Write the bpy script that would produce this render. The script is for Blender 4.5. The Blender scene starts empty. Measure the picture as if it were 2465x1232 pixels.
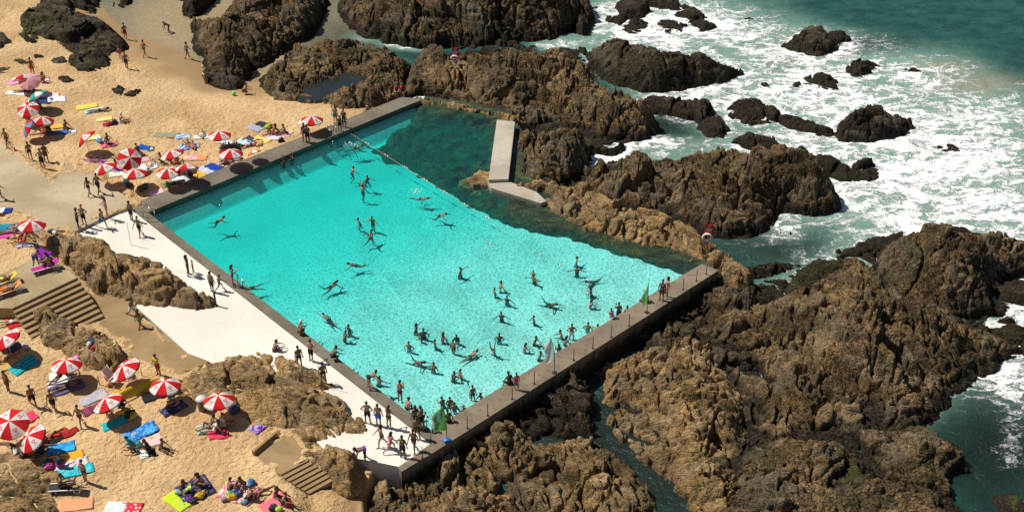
import bpy, bmesh, math, random
import numpy as np
from mathutils import Vector, Matrix
PI = math.pi
SC = bpy.context.scene
COL = SC.collection
RNG = random.Random(7)
# ---------------------------------------------------------------- camera geometry (photo pixels are only used to survey the place)
CAMH, PITCH, FPX, CX, CY = 53.0, math.radians(35.0), 3094.0, 1232.5, 616.0
_sp, _cp = math.sin(PITCH), math.cos(PITCH)
def P(px, py, z=0.0):
    dn = FPX*_sp + (py-CY)*_cp
    fw = FPX*_cp - (py-CY)*_sp
    t = (CAMH - z)/dn
    return Vector(((px-CX)*t, fw*t, z))
def W(pts, z=0.0):
    out = []
    for p in pts:
        q = P(p[0], p[1], p[2] if len(p) > 2 else z)
        out.append((q.x, q.y))
    return out
def pxscale(py, z=0.0):
    q = P(CX, py, z)
    zc = q.y*_cp + (CAMH-z)*_sp
    return FPX/zc
SEA = -2.0      # tide level
POOLW = -0.32   # level of the pool water
# ---------------------------------------------------------------- noise
_r = np.random.RandomState(11)
_perm = _r.permutation(512).astype(np.int64)
_perm = np.concatenate([_perm, _perm, _perm])
_ang = _r.rand(512)*2*np.pi
_gx, _gy = np.cos(_ang), np.sin(_ang)
_rv = _r.rand(512)
def _hash(ix, iy, seed):
    return _perm[(_perm[(ix + seed*37) % 512] + iy) % 512]
def noise(x, y, seed=0):
    x0 = np.floor(x); y0 = np.floor(y)
    fx, fy = x-x0, y-y0
    ix, iy = x0.astype(np.int64), y0.astype(np.int64)
    u = fx*fx*fx*(fx*(fx*6-15)+10); v = fy*fy*fy*(fy*(fy*6-15)+10)
    def g(dx, dy):
        h = _hash(ix+dx, iy+dy, seed)
        return _gx[h]*(fx-dx) + _gy[h]*(fy-dy)
    a = g(0, 0); b = g(1, 0); c = g(0, 1); d = g(1, 1)
    return 1.5*((a*(1-u)+b*u)*(1-v) + (c*(1-u)+d*u)*v)
def fbm(x, y, octs=4, seed=0, gain=0.5, lac=2.03):
    s = 0.0; a = 1.0
    for i in range(octs):
        s = s + a*noise(x, y, seed+i*5)
        x = x*lac + 3.7; y = y*lac - 1.9; a *= gain
    return s
def ridged(x, y, octs=4, seed=0, gain=0.5, lac=2.1):
    s = 0.0; a = 1.0
    for i in range(octs):
        s = s + a*(1-2*np.abs(noise(x, y, seed+i*5)))
        x = x*lac + 1.3; y = y*lac + 7.1; a *= gain
    return s
def worley(x, y, seed=0):
    x0 = np.floor(x).astype(np.int64); y0 = np.floor(y).astype(np.int64)
    f1 = np.full(x.shape, 9.0); f2 = np.full(x.shape, 9.0); cid = np.zeros(x.shape)
    ox = np.zeros(x.shape); oy = np.zeros(x.shape)
    for dx in (-1, 0, 1):
        for dy in (-1, 0, 1):
            h = _hash(x0+dx, y0+dy, seed)
            qx = x0+dx+_rv[h]; qy = y0+dy+_rv[(h+77) % 512]
            d = np.sqrt((x-qx)**2+(y-qy)**2)
            near = d < f1
            f2 = np.where(near, f1, np.minimum(f2, d))
            cid = np.where(near, _rv[(h+191) % 512], cid)
            f1 = np.where(near, d, f1)
            ox = np.where(near, x-qx, ox); oy = np.where(near, y-qy, oy)
    return f1, f2, cid, ox, oy
def facets(x, y, seed):
    """tilted blocks: offset and slope per cell, and the gap between cells"""
    f1, f2, cid, ox, oy = worley(x, y, seed)
    k = (cid*511).astype(np.int64) % 512
    h = (cid-.5) + 1.1*(_rv[(k*7+3) % 512]-.5)*ox + 1.1*(_rv[(k*13+5) % 512]-.35)*oy
    return h, f2-f1
def sstep(a, b, x):
    t = np.clip((x-a)/(b-a), 0, 1)
    return t*t*(3-2*t)
def polysd(x, y, poly):
    """signed distance to a polygon, positive inside"""
    d2 = np.full(x.shape, 1e18); ins = np.zeros(x.shape, bool)
    n = len(poly)
    for i in range(n):
        ax, ay = poly[i]; bx, by = poly[(i+1) % n]
        ex, ey = bx-ax, by-ay
        wx, wy = x-ax, y-ay
        t = np.clip((wx*ex+wy*ey)/(ex*ex+ey*ey+1e-12), 0, 1)
        d2 = np.minimum(d2, (wx-ex*t)**2+(wy-ey*t)**2)
        if abs(ey) > 1e-12:
            c = ((ay <= y) & (by > y)) | ((by <= y) & (ay > y))
            xi = ax + (y-ay)*ex/ey
            ins ^= c & (x < xi)
    d = np.sqrt(d2)
    return np.where(ins, d, -d)
def A1(*v):
    return [np.array([float(q)]) for q in v]
# ---------------------------------------------------------------- object helpers
def tag(o, label=None, cat=None, group=None, kind=None):
    if label: o['label'] = label
    if cat: o['category'] = cat
    if group: o['group'] = group
    if kind: o['kind'] = kind
    return o
def link(name, me, mat=None, parent=None, loc=None, rotz=0.0):
    o = bpy.data.objects.new(name, me); COL.objects.link(o)
    if mat is not None and me is not None and len(me.materials) == 0: me.materials.append(mat)
    if parent is not None: o.parent = parent
    if loc is not None: o.location = loc
    if rotz: o.rotation_euler = (0, 0, rotz)
    return o
def empty(name, loc, rotz=0.0):
    o = bpy.data.objects.new(name, None); COL.objects.link(o)
    o.empty_display_size = 0.2
    o.location = loc; o.rotation_euler = (0, 0, rotz)
    return o
def npmesh(name, verts, quads, smooth=True):
    me = bpy.data.meshes.new(name)
    n, m = len(verts), len(quads)
    me.vertices.add(n); me.vertices.foreach_set('co', np.asarray(verts, np.float32).ravel())
    me.loops.add(m*4); me.loops.foreach_set('vertex_index', np.asarray(quads, np.int32).ravel())
    me.polygons.add(m)
    me.polygons.foreach_set('loop_start', np.arange(0, m*4, 4, dtype=np.int32))
    me.polygons.foreach_set('use_smooth', np.full(m, smooth))
    me.update(calc_edges=True); me.validate()
    return me
def gridmesh(name, X, Y, Z, keep=None):
    ny, nx = X.shape
    idx = np.arange(nx*ny).reshape(ny, nx)
    q = np.stack([idx[:-1, :-1], idx[:-1, 1:], idx[1:, 1:], idx[1:, :-1]], -1).reshape(-1, 4)
    V = np.stack([X.ravel(), Y.ravel(), Z.ravel()], -1)
    if keep is not None:
        k = keep.ravel()
        q = q[k[q].any(1)]
        used = np.unique(q)
        remap = np.full(len(V), -1); remap[used] = np.arange(len(used))
        V = V[used]; q = remap[q]
    else:
        used = np.arange(len(V))
    return npmesh(name, V, q), used
def setattr_f(me, name, vals):
    a = me.attributes.new(name, 'FLOAT', 'POINT')
    a.data.foreach_set('value', np.asarray(vals, np.float32))
class MB:
    """collects plain shapes in one mesh"""
    def __init__(s): s.v = []; s.f = []; s.m = []; s.mi = 0
    def quadmesh(s, vs, fs):
        b = len(s.v); s.v += [tuple(v) for v in vs]
        for f in fs: s.f.append(tuple(b+i for i in f)); s.m.append(s.mi)
    def box(s, c, d, R=None):
        vs = []
        for dx in (-.5, .5):
            for dy in (-.5, .5):
                for dz in (-.5, .5):
                    v = Vector((dx*d[0], dy*d[1], dz*d[2]))
                    if R is not None: v = R @ v
                    vs.append(v + Vector(c))
        s.quadmesh(vs, [(0, 1, 3, 2), (4, 6, 7, 5), (0, 4, 5, 1), (2, 3, 7, 6), (0, 2, 6, 4), (1, 5, 7, 3)])
    def tube(s, pts, r, n=8, cap=True):
        pts = [Vector(p) for p in pts]
        rs = r if isinstance(r, (list, tuple)) else [r]*len(pts)
        rings = []; up0 = None
        for i, p in enumerate(pts):
            d = (pts[min(i+1, len(pts)-1)] - pts[max(i-1, 0)])
            if d.length < 1e-9: d = Vector((0, 0, 1))
            d.normalize()
            a = Vector((0, 0, 1)) if abs(d.z) < .95 else Vector((1, 0, 0))
            if up0 is not None:
                a = up0
            x = a.cross(d)
            if x.length < 1e-5: x = Vector((1, 0, 0)).cross(d)
            x.normalize(); y = d.cross(x).normalized(); up0 = y
            rings.append([p + (x*math.cos(2*PI*k/n) + y*math.sin(2*PI*k/n))*rs[i] for k in range(n)])
        vs = [v for g in rings for v in g]; fs = []
        for i in range(len(pts)-1):
            for k in range(n):
                fs.append((i*n+k, i*n+(k+1) % n, (i+1)*n+(k+1) % n, (i+1)*n+k))
        if cap:
            fs.append(tuple(range(n-1, -1, -1))); fs.append(tuple((len(pts)-1)*n+k for k in range(n)))
        s.quadmesh(vs, fs)
    def lathe(s, prof, n=16, R=None, c=(0, 0, 0)):
        vs = []; fs = []
        for (r, z) in prof:
            for k in range(n):
                v = Vector((r*math.cos(2*PI*k/n), r*math.sin(2*PI*k/n), z))
                if R is not None: v = R @ v
                vs.append(v + Vector(c))
        for i in range(len(prof)-1):
            for k in range(n):
                fs.append((i*n+k, i*n+(k+1) % n, (i+1)*n+(k+1) % n, (i+1)*n+k))
        s.quadmesh(vs, fs)
    def prism(s, poly, z0, z1):
        """poly: list of (x,y) or (x,y,z_top)"""
        a = sum(poly[i][0]*poly[(i+1) % len(poly)][1]-poly[(i+1) % len(poly)][0]*poly[i][1] for i in range(len(poly)))
        if a < 0: poly = list(reversed(poly))
        n = len(poly)
        vs = [(p[0], p[1], z0) for p in poly] + [(p[0], p[1], p[2] if len(p) > 2 else z1) for p in poly]
        fs = [tuple(range(n-1, -1, -1)), tuple(range(n, 2*n))]
        fs += [(i, (i+1) % n, n+(i+1) % n, n+i) for i in range(n)]
        s.quadmesh(vs, fs)
    def mesh(s, name, smooth=False, bevel=0.0):
        me = bpy.data.meshes.new(name)
        me.from_pydata([tuple(v) for v in s.v], [], s.f); me.update()
        if any(s.m): me.polygons.foreach_set('material_index', s.m)
        if bevel > 0:
            bm = bmesh.new(); bm.from_mesh(me)
            eds = [e for e in bm.edges if len(e.link_faces) == 2 and e.calc_face_angle(0) > .6]
            bmesh.ops.bevel(bm, geom=eds, offset=bevel, segments=2, profile=.6, affect='EDGES', clamp_overlap=True)
            bm.to_mesh(me); bm.free()
        if smooth:
            me.polygons.foreach_set('use_smooth', [True]*len(me.polygons))
        return me
    def build(s, name, mats, parent=None, smooth=False, bevel=0.0, loc=None, rotz=0.0):
        me = s.mesh(name, smooth, bevel)
        for m in (mats if isinstance(mats, (list, tuple)) else [mats]): me.materials.append(m)
        return link(name, me, None, parent, loc, rotz)
# ---------------------------------------------------------------- material helpers
class NT:
    def __init__(s, name):
        s.mat = bpy.data.materials.new(name); s.mat.use_nodes = True
        s.t = s.mat.node_tree; s.n = s.t.nodes; s.l = s.t.links
        s.bsdf = s.n.get('Principled BSDF'); s.out = s.n.get('Material Output')
        s._pos = None
    def node(s, typ, **kw):
        nd = s.n.new(typ)
        for k, v in kw.items(): setattr(nd, k, v)
        return nd
    def set(s, sock, v):
        if isinstance(v, bpy.types.NodeSocket): s.l.new(v, sock)
        elif v is not None: sock.default_value = v
    @property
    def pos(s):
        if s._pos is None: s._pos = s.node('ShaderNodeNewGeometry').outputs['Position']
        return s._pos
    def obj(s): return s.node('ShaderNodeTexCoord').outputs['Object']
    def objcol(s): return s.node('ShaderNodeObjectInfo').outputs['Color']
    def attr(s, name): return s.node('ShaderNodeAttribute', attribute_name=name).outputs['Fac']
    def sep(s, v):
        nd = s.node('ShaderNodeSeparateXYZ'); s.set(nd.inputs[0], v); return nd.outputs
    def sepc(s, v):
        nd = s.node('ShaderNodeSeparateColor'); s.set(nd.inputs[0], v); return nd.outputs
    def mapping(s, v, scale=(1, 1, 1), rot=(0, 0, 0), loc=(0, 0, 0)):
        nd = s.node('ShaderNodeMapping'); s.set(nd.inputs['Vector'], v)
        nd.inputs['Scale'].default_value = scale; nd.inputs['Rotation'].default_value = rot; nd.inputs['Location'].default_value = loc
        return nd.outputs[0]
    def noise(s, v, scale, detail=3, rough=.55, dist=0.0, col=False):
        nd = s.node('ShaderNodeTexNoise'); s.set(nd.inputs['Vector'], v)
        nd.inputs['Scale'].default_value = scale; nd.inputs['Detail'].default_value = detail
        nd.inputs['Roughness'].default_value = rough; nd.inputs['Distortion'].default_value = dist
        return nd.outputs['Color'] if col else nd.outputs[0]
    def voronoi(s, v, scale, feature='F1', rand=1.0, out=0):
        nd = s.node('ShaderNodeTexVoronoi', feature=feature); s.set(nd.inputs['Vector'], v)
        nd.inputs['Scale'].default_value = scale; nd.inputs['Randomness'].default_value = rand
        return nd.outputs[out]
    def math(s, op, a, b=None, c=None, clamp=False):
        nd = s.node('ShaderNodeMath', operation=op, use_clamp=clamp)
        s.set(nd.inputs[0], a)
        if b is not None: s.set(nd.inputs[1], b)
        if c is not None: s.set(nd.inputs[2], c)
        return nd.outputs[0]
    def ramp(s, v, lo, hi, a=0.0, b=1.0, smooth=True):
        nd = s.node('ShaderNodeMapRange'); nd.interpolation_type = 'SMOOTHSTEP' if smooth else 'LINEAR'
        s.set(nd.inputs['Value'], v)
        for k, q in (('From Min', lo), ('From Max', hi), ('To Min', a), ('To Max', b)): s.set(nd.inputs[k], q)
        return nd.outputs[0]
    def mix(s, f, a, b):
        nd = s.node('ShaderNodeMix', data_type='RGBA'); s.set(nd.inputs[0], f)
        for i, q in ((6, a), (7, b)):
            s.set(nd.inputs[i], q if isinstance(q, bpy.types.NodeSocket) else (q[0], q[1], q[2], 1))
        return nd.outputs[2]
    def vadd(s, a, b, scale=1.0):
        nd = s.node('ShaderNodeVectorMath', operation='MULTIPLY_ADD')
        s.set(nd.inputs[0], b); nd.inputs[1].default_value = (scale,)*3; s.set(nd.inputs[2], a)
        return nd.outputs[0]
    def bump(s, h, strength=.5, dist=.05, normal=None):
        nd = s.node('ShaderNodeBump'); s.set(nd.inputs['Height'], h)
        nd.inputs['Strength'].default_value = strength; nd.inputs['Distance'].default_value = dist
        if normal is not None: s.set(nd.inputs['Normal'], normal)
        return nd.outputs[0]
    def fin(s, col=None, rough=.7, normal=None, spec=None, metal=None):
        b = s.bsdf
        if col is not None: s.set(b.inputs['Base Color'], col if isinstance(col, bpy.types.NodeSocket) else (col[0], col[1], col[2], 1))
        s.set(b.inputs['Roughness'], rough)
        if normal is not None: s.set(b.inputs['Normal'], normal)
        if spec is not None: s.set(b.inputs['Specular IOR Level'], spec)
        if metal is not None: s.set(b.inputs['Metallic'], metal)
        return s.mat
def srgb(r, g, b):
    f = lambda c: (c/255/12.92) if c/255 <= .04045 else ((c/255+.055)/1.055)**2.4
    return (f(r), f(g), f(b))
def plain(name, col, rough=.6, bump=0.0, bscale=30, var=.12, metal=None):
    t = NT(name); p = t.obj()
    n = t.noise(p, bscale, 3)
    c = t.mix(n, tuple(q*(1-var) for q in col), tuple(min(1, q*(1+var)) for q in col))
    nm = t.bump(n, .5, bump) if bump else None
    return t.fin(c, rough, nm, metal=metal)
# ================================================================= render, camera, sky, sun
cam = bpy.data.cameras.new('camera'); camo = bpy.data.objects.new('camera', cam); COL.objects.link(camo)
cam.sensor_fit = 'HORIZONTAL'; cam.sensor_width = 36.0; cam.lens = 36.0*FPX/2465.0
cam.clip_start = 1.0; cam.clip_end = 3000.0
camo.location = (0, 0, CAMH); camo.rotation_euler = (PI/2 - PITCH, 0, 0)
SC.camera = camo
SUN_EL, SUN_HEAD = math.radians(54), math.radians(-20)     # shadows run along SUN_HEAD
sd = bpy.data.lights.new('sun', 'SUN'); so = bpy.data.objects.new('sun', sd); COL.objects.link(so)
sd.energy = 5.0; sd.angle = math.radians(0.5); sd.color = (1.0, 0.945, 0.84)
ldir = Vector((math.cos(SUN_HEAD)*math.cos(SUN_EL), math.sin(SUN_HEAD)*math.cos(SUN_EL), -math.sin(SUN_EL)))
so.rotation_euler = ldir.to_track_quat('-Z', 'Y').to_euler(); so.location = (-40, 90, 90)
wd = bpy.data.worlds.new('World'); SC.world = wd; wd.use_nodes = True
wn = wd.node_tree.nodes; bg = wn['Background']
sky = wn.new('ShaderNodeTexSky'); sky.sky_type = 'NISHITA'; sky.sun_disc = False
sky.sun_elevation = SUN_EL
tosun = -ldir; sky.sun_rotation = math.atan2(tosun.x, tosun.y)
sky.air_density = 1.0; sky.dust_density = 1.0; sky.ozone_density = 1.0
wd.node_tree.links.new(sky.outputs[0], bg.inputs[0]); bg.inputs[1].default_value = 0.05
SC.view_settings.view_transform = 'Standard'; SC.view_settings.look = 'None'
SC.view_settings.exposure = 0.06; SC.view_settings.gamma = 1.0
try:
    SC.cycles.use_denoising = False
    SC.cycles.max_bounces = 6; SC.cycles.diffuse_bounces = 2; SC.cycles.glossy_bounces = 2
    SC.cycles.transparent_max_bounces = 12; SC.cycles.volume_bounces = 0
    SC.cycles.caustics_reflective = False; SC.cycles.caustics_refractive = False
except Exception:
    pass
# ================================================================= survey of the pool
WALL_L, WALL_B, WALL_R, WALL_T = (357, 511), (1037, 1033), (1640, 662), (981, 254)
pL, pB, pR, pT = (P(*q) for q in (WALL_L, WALL_B, WALL_R, WALL_T))
axV = (pT-pL).normalized()                  # along the beach-side wall
axU = Vector((axV.y, -axV.x, 0))            # away from it, across the pool
def dn_of(x, y): return (x-pL.x)*axU.x + (y-pL.y)*axU.y
def pool_depth(x, y):
    return np.interp(dn_of(x, y), [-5, -.3, 0, .5, 1.3, 6, 13, 20, 34], [.03, .03, .12, .55, 1.30, 1.36, 1.0, .57, .33])
def Pfloor(px, py):
    z = -2.0
    for _ in range(6):
        q = P(px, py, z); z = POOLW - float(pool_depth(np.array([q.x]), np.array([q.y]))[0])
    return (q.x, q.y)
POOL = W([(355, 510), (1037, 1036), (1643, 664), (1700, 640), (1660, 605), (1500, 545), (1400, 515), (1330, 470), (1236, 410), (1250, 330), (1210, 262), (1120, 245), (1010, 230), (981, 252)])
PAINT = [Pfloor(*q) for q in [(290, 475), (260, 575), (1000, 1110), (1720, 690), (1625, 662), (1560, 646), (1440, 608), (1330, 577), (1232, 556), (1130, 508), (1030, 448), (962, 412), (905, 385), (880, 352), (905, 322), (990, 262), (970, 225)]]
# ================================================================= sand
SHORE = W([(150, -300), (215, -60), (245, 20), (320, 88), (400, 112), (475, 142), (540, 200), (1000, 190), (1000, -300)], SEA)
SANDP = W([(-2500, 2600), (-2500, -900), (820, -900), (900, 60), (930, 150), (880, 262), (972, 242), (342, 498), (188, 549), (222, 690), (322, 725), (452, 845), (505, 872), (800, 1080), (905, 1112), (878, 1160), (880, 1230), (880, 2600)])
HILL = W([(-400, 512), (60, 522), (120, 590), (150, 645), (60, 690), (-400, 800)], 1.2)
RUNP = W([(820, 1075), (960, 1135), (885, 1215), (880, 1500), (830, 1500), (830, 1200), (800, 1165)], -.8)
PATHP = [(-700, 190), (-80, 305), (0, 343), (66, 390), (128, 441), (160, 392), (232, 424), (325, 488), (183, 556), (128, 553), (60, 512), (-700, 430)]
RAMPP = [(225, 690), (330, 715), (325, 735), (356, 776), (452, 850), (505, 870), (430, 905), (330, 870), (262, 795), (205, 760)]
LANDP = [(660, 1062), (690, 1045), (745, 1080), (742, 1108), (676, 1142), (612, 1098)]
CONC = [(W(PATHP), .10, .7), (W(RAMPP), .03, .6), (W(LANDP), .10, .45)]
STAIR2 = W([(688, 1122), (752, 1100), (850, 1140), (900, 1160), (905, 1290), (780, 1320), (735, 1200)], -.4)
_s0, _s1 = P(674, 1143), P(742, 1107)
_sn = Vector(((_s1-_s0).y, -(_s1-_s0).x, 0)).normalized()
STEPF = [tuple(q) for q in (W([(674, 1143), (742, 1107)], .1) + W([(812, 1150), (744, 1186)], -.5))]
def zsand(x, y):
    d = -polysd(x, y, SHORE)
    z = np.where(d > 0, SEA + 2.0*(1-np.exp(-np.maximum(d, 0)/7.0)), SEA + np.maximum(d, -20)*.07)
    z = z + .16*fbm(x/7, y/7, 2, 3)*sstep(4, 12, d)
    z = z + 1.25*sstep(-1.8, 1.5, polysd(x, y, HILL))
    q = P(25, 775, .4)
    z = z + .7*np.exp(-((x-q.x)**2+(y-q.y)**2)/18.0)
    for poly, zc, am in CONC:
        q_ = polysd(x, y, poly)+am*fbm(x/1.6, y/1.6, 3, 17)
        m_ = sstep(-.7, -.1, q_)
        z = z*(1-m_) + m_*(zc + .05 - .30*sstep(-.1, .75, q_))
    dd_ = (x-_s0.x)*_sn.x+(y-_s0.y)*_sn.y
    z = z - .62*np.clip(dd_/2.2, 0, 1)*sstep(-.8, .5, polysd(x, y, STAIR2))
    z = z - .42*sstep(-.12, .10, polysd(x, y, STEPF))
    z = z - .55*sstep(-1.2, 1.0, polysd(x, y, RUNP))
    return z
def zs1(x, y): return float(zsand(np.array([x]), np.array([y]))[0])
def ground_at(px, py):
    z = 0.0
    for _ in range(8):
        q = P(px, py, z); z = zs1(q.x, q.y)
    return P(px, py, z)
def axis(lo, hi, r, far_lo, far_hi):
    a = np.arange(lo, hi+r/2, r)
    pre = lo - np.geomspace(2*r, lo-far_lo, 16)[::-1] if far_lo < lo else np.array([])
    post = hi + np.geomspace(2*r, far_hi-hi, 16) if far_hi > hi else np.array([])
    return np.concatenate([pre, a, post])
xs = axis(-58, -7, .12, -320, -6.5); ys = axis(44, 137, .12, -60, 330)
X, Y = np.meshgrid(xs, ys)
sdm = polysd(X, Y, SANDP)
ZS = zsand(X, Y)
dsh = -polysd(X, Y, SHORE)
rough = sstep(3, 9, dsh)
ft = noise(X/.55+.6*noise(X/1.7, Y/1.7, 8), Y/.34, 1)*.034 + noise(X/.33, Y/.28, 2)*.036 - .07*sstep(.35, .75, noise(X/.62, Y/.5, 4)) + .05*(1-np.abs(noise(X/.8+.3*Y, Y/.55, 12))*2)
ZS = ZS + rough*ft*(.6+.5*noise(X/6, Y/6, 6))
ZS = np.where(sdm > .3, ZS, -3.6+(ZS+3.6)*sstep(-.6, .3, sdm))
me, used = gridmesh('sand', X, Y, ZS, keep=sdm > -1.2)
t = NT('sand'); p = t.pos
n1 = t.noise(p, .25, 4); n2 = t.noise(p, 2.2, 4, .6); n3 = t.noise(p, 14, 2)
c = t.mix(t.ramp(n1, .35, .65), srgb(187, 154, 110), srgb(209, 177, 132))
c = t.mix(t.math('MULTIPLY', t.ramp(n2, .5, .72), .3), c, srgb(158, 128, 88))
c = t.mix(t.math('MULTIPLY', t.ramp(n3, .56, .7), .25), c, srgb(150, 118, 80))
z = t.sep(p)[2]
wet = t.ramp(t.math('ADD', z, t.math('MULTIPLY', n1, .7)), -1.05, -.45, 1, 0)
c = t.mix(t.math('MULTIPLY', wet, .8), c, srgb(142, 116, 84))
st = t.mapping(p, (1.0, 1.6, 1), (0, 0, .5))
h1 = t.noise(st, 2.6, 3, .5, .4); h2 = t.noise(p, 7, 2)
h = t.math('ADD', h1, t.math('MULTIPLY', h2, .35))
dry = t.math('SUBTRACT', 1.0, wet)
bn = t.node('ShaderNodeBump'); t.set(bn.inputs['Height'], h); bn.inputs['Distance'].default_value = .30
t.set(bn.inputs['Strength'], t.math('MULTIPLY', dry, .85))
M_SAND = t.fin(c, .9, bn.outputs[0], spec=.2)
tag(link('sand', me, M_SAND), 'pale golden beach sand pitted with footprints', kind='structure')
# ================================================================= concrete
def concrete(name, a, b, stain, wear=.5, speck=.3, scale=1.0, joint=0):
    t = NT(name); p = t.pos
    n1 = t.noise(p, .35*scale, 5, .6, .5); n2 = t.noise(p, 3.5, 4, .65); n3 = t.noise(p, 26, 2)
    c = t.mix(t.ramp(n1, .32, .68), a, b)
    c = t.mix(t.math('MULTIPLY', t.ramp(n2, .5, .75), wear), c, stain)
    c = t.mix(t.math('MULTIPLY', t.ramp(n3, .6, .72), speck), c, tuple(min(.9, q*2.2+.05) for q in b))
    nm = t.bump(t.math('ADD', n3, n2), .35, .02)
    return t.fin(c, .85, nm, spec=.25)
M_RIM = concrete('rim_concrete', srgb(100, 92, 80), srgb(122, 113, 99), srgb(74, 68, 58), .6, .35)
M_RIMB = concrete('sea_wall_concrete', srgb(118, 106, 90), srgb(140, 126, 106), srgb(86, 76, 62), .5, .3)
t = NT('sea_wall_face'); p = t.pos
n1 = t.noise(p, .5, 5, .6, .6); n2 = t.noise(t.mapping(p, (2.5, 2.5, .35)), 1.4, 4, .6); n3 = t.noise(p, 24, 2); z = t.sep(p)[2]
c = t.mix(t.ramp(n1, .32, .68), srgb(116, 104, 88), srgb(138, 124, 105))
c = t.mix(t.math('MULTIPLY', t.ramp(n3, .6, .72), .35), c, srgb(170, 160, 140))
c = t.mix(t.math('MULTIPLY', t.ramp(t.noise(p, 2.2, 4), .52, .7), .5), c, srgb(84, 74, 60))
st_ = t.ramp(t.math('ADD', z, t.math('MULTIPLY', t.math('SUBTRACT', n2, .5), 1.8)), -1.0, -.15, 1, 0)  # lower face darkened: weed stain, and the wall's shade put into the colour
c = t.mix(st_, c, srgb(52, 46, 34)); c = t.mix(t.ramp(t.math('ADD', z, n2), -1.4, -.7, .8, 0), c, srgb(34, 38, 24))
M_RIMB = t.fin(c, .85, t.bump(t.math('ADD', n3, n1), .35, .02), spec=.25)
M_PALE = concrete('pale_concrete', srgb(158, 148, 134), srgb(184, 174, 158), srgb(128, 118, 104), .4, .3)
M_PATH = concrete('path_concrete', srgb(160, 142, 114), srgb(186, 170, 142), srgb(140, 120, 90), .5, .12, .6)
M_TERR = concrete('terrace_concrete', srgb(150, 132, 100), srgb(176, 156, 122), srgb(128, 108, 78), .6, .1)
M_RAMP = concrete('ramp_concrete', srgb(138, 114, 80), srgb(160, 134, 98), srgb(122, 98, 66), .5, .1)
M_BED = None
t = NT('white_deck'); p = t.pos
n1 = t.noise(p, .12, 4, .6); n2 = t.noise(p, 1.1, 5, .7, .8); n3 = t.noise(p, 9, 3)
c = t.mix(t.ramp(n1, .3, .7), (.66, .63, .55), (.76, .74, .67))
c = t.mix(t.math('MULTIPLY', t.ramp(n2, .54, .76), .3), c, (.60, .52, .37))
# sand blown on to its south edge
dd = t.voronoi(p, .16, 'F1'); c = t.mix(t.math('MULTIPLY', t.math('MULTIPLY', t.ramp(n3, .52, .68), t.ramp(n1, .55, .7)), .5), c, srgb(212, 178, 120))
ju = t.node('ShaderNodeVectorMath', operation='DOT_PRODUCT'); t.set(ju.inputs[0], p); ju.inputs[1].default_value = (.68, -.73, 0)
jf = t.math('ABSOLUTE', t.math('SUBTRACT', t.math('FRACT', t.math('MULTIPLY', ju.outputs['Value'], .2)), .5))
c = t.mix(t.ramp(jf, .494, .499, 0, .35), c, (.38, .36, .31))
c = t.mix(t.math('MULTIPLY', t.ramp(t.noise(p, .8, 4, .65, 1.0), .60, .68), .28), c, (.40, .38, .33))
M_DECK = t.fin(c, .85, t.bump(n3, .2, .01), spec=.2)
def slab(name, pts, z0, z1, mat, ztop=None, bevel=.03):
    m = MB(); q = W(pts, z1)
    m.prism(q, z0, z1)
    return m.build(name, mat, bevel=bevel)
tag(slab('deck', [(181, 559), (316, 504), (325, 512), (1036, 1067), (962, 1123), (900, 1110), (790, 1090), (640, 945), (500, 868), (452, 850), (322, 733), (322, 640), (240, 610)], -3.4, -.09, M_DECK, bevel=0), 'dazzling white painted deck beside the pool', kind='structure')
o = slab('pool_wall', [(326, 488), (965, 234), (1024, 238), (981, 254), (357, 511), (326, 510)], -4.2, 0.0, M_RIM)
tag(o, 'dark grey concrete pool wall running along the sandy beach', 'wall')
o = slab('pool_wall', [(326, 511), (358, 512), (1037, 1033), (1037, 1066)], -4.2, -.004, M_RIM)
tag(o, 'narrow dark concrete rim between the white deck and the pool', 'wall')
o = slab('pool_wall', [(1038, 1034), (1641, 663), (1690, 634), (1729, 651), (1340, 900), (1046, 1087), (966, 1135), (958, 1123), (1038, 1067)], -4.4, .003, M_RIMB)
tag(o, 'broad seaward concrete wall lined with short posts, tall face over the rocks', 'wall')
o = slab('pool_wall', [(1196, 288), (1240, 293), (1224, 431), (1176, 433)], -3.2, .25, M_PALE, bevel=.04)
tag(o, 'pale grey concrete block wall standing between rock and dark pool water', 'wall')
o = slab('pool_wall', [(1173, 437), (1216, 433), (1292, 462), (1316, 484), (1302, 489), (1182, 452)], -3.2, -.02, M_PALE, bevel=.03)
tag(o, 'low wedge shaped concrete slab tapering to a point by the rocks', 'wall')
tag(slab('path', PATHP, -2.0, .13, M_PATH), 'worn sandy concrete path leading to the pool', kind='structure')
tag(slab('ramp', RAMPP, -2.0, .03, M_RAMP), 'brown sandy concrete apron below the stairs', kind='structure')
TERZ = 1.55
tag(slab('terrace', [(-700, 720), (-700, 640), (0, 660), (112, 606), (150, 640), (186, 668), (30, 742)], -2.0, TERZ, M_TERR), 'sandy brown concrete terrace above the stairs', kind='structure')
def stairs(a, b, c, ztop, zbot, n, mat, label):
    """a-b: top edge (left, right); c: foot of the right end"""
    A, B, C = P(a[0], a[1], ztop), P(b[0], b[1], ztop), P(c[0], c[1], zbot)
    run = Vector((C.x-B.x, C.y-B.y, 0)); root = empty('stairs', (B.x, B.y, zbot))
    tag(root, label, 'stairs')
    rise = (ztop-zbot)/n; tr = run/n; wv = Vector((A.x-B.x, A.y-B.y, 0))
    for i in range(n):
        z1 = ztop - rise*(i+1) + .001
        p0 = Vector((B.x, B.y, 0)) + tr*i; p1 = p0 + tr*1.004
        m = MB(); q = [p0, p1, p1+wv, p0+wv]
        m.prism([(v.x-B.x, v.y-B.y) for v in q], -1.2 - zbot*0, z1-zbot)
        m.build('step', mat, root, bevel=.015)
    return root
stairs((28, 741), (187, 668), (258, 771), TERZ, .04, 9, M_RAMP, 'wide flight of brown concrete steps going down from the terrace')
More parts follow.
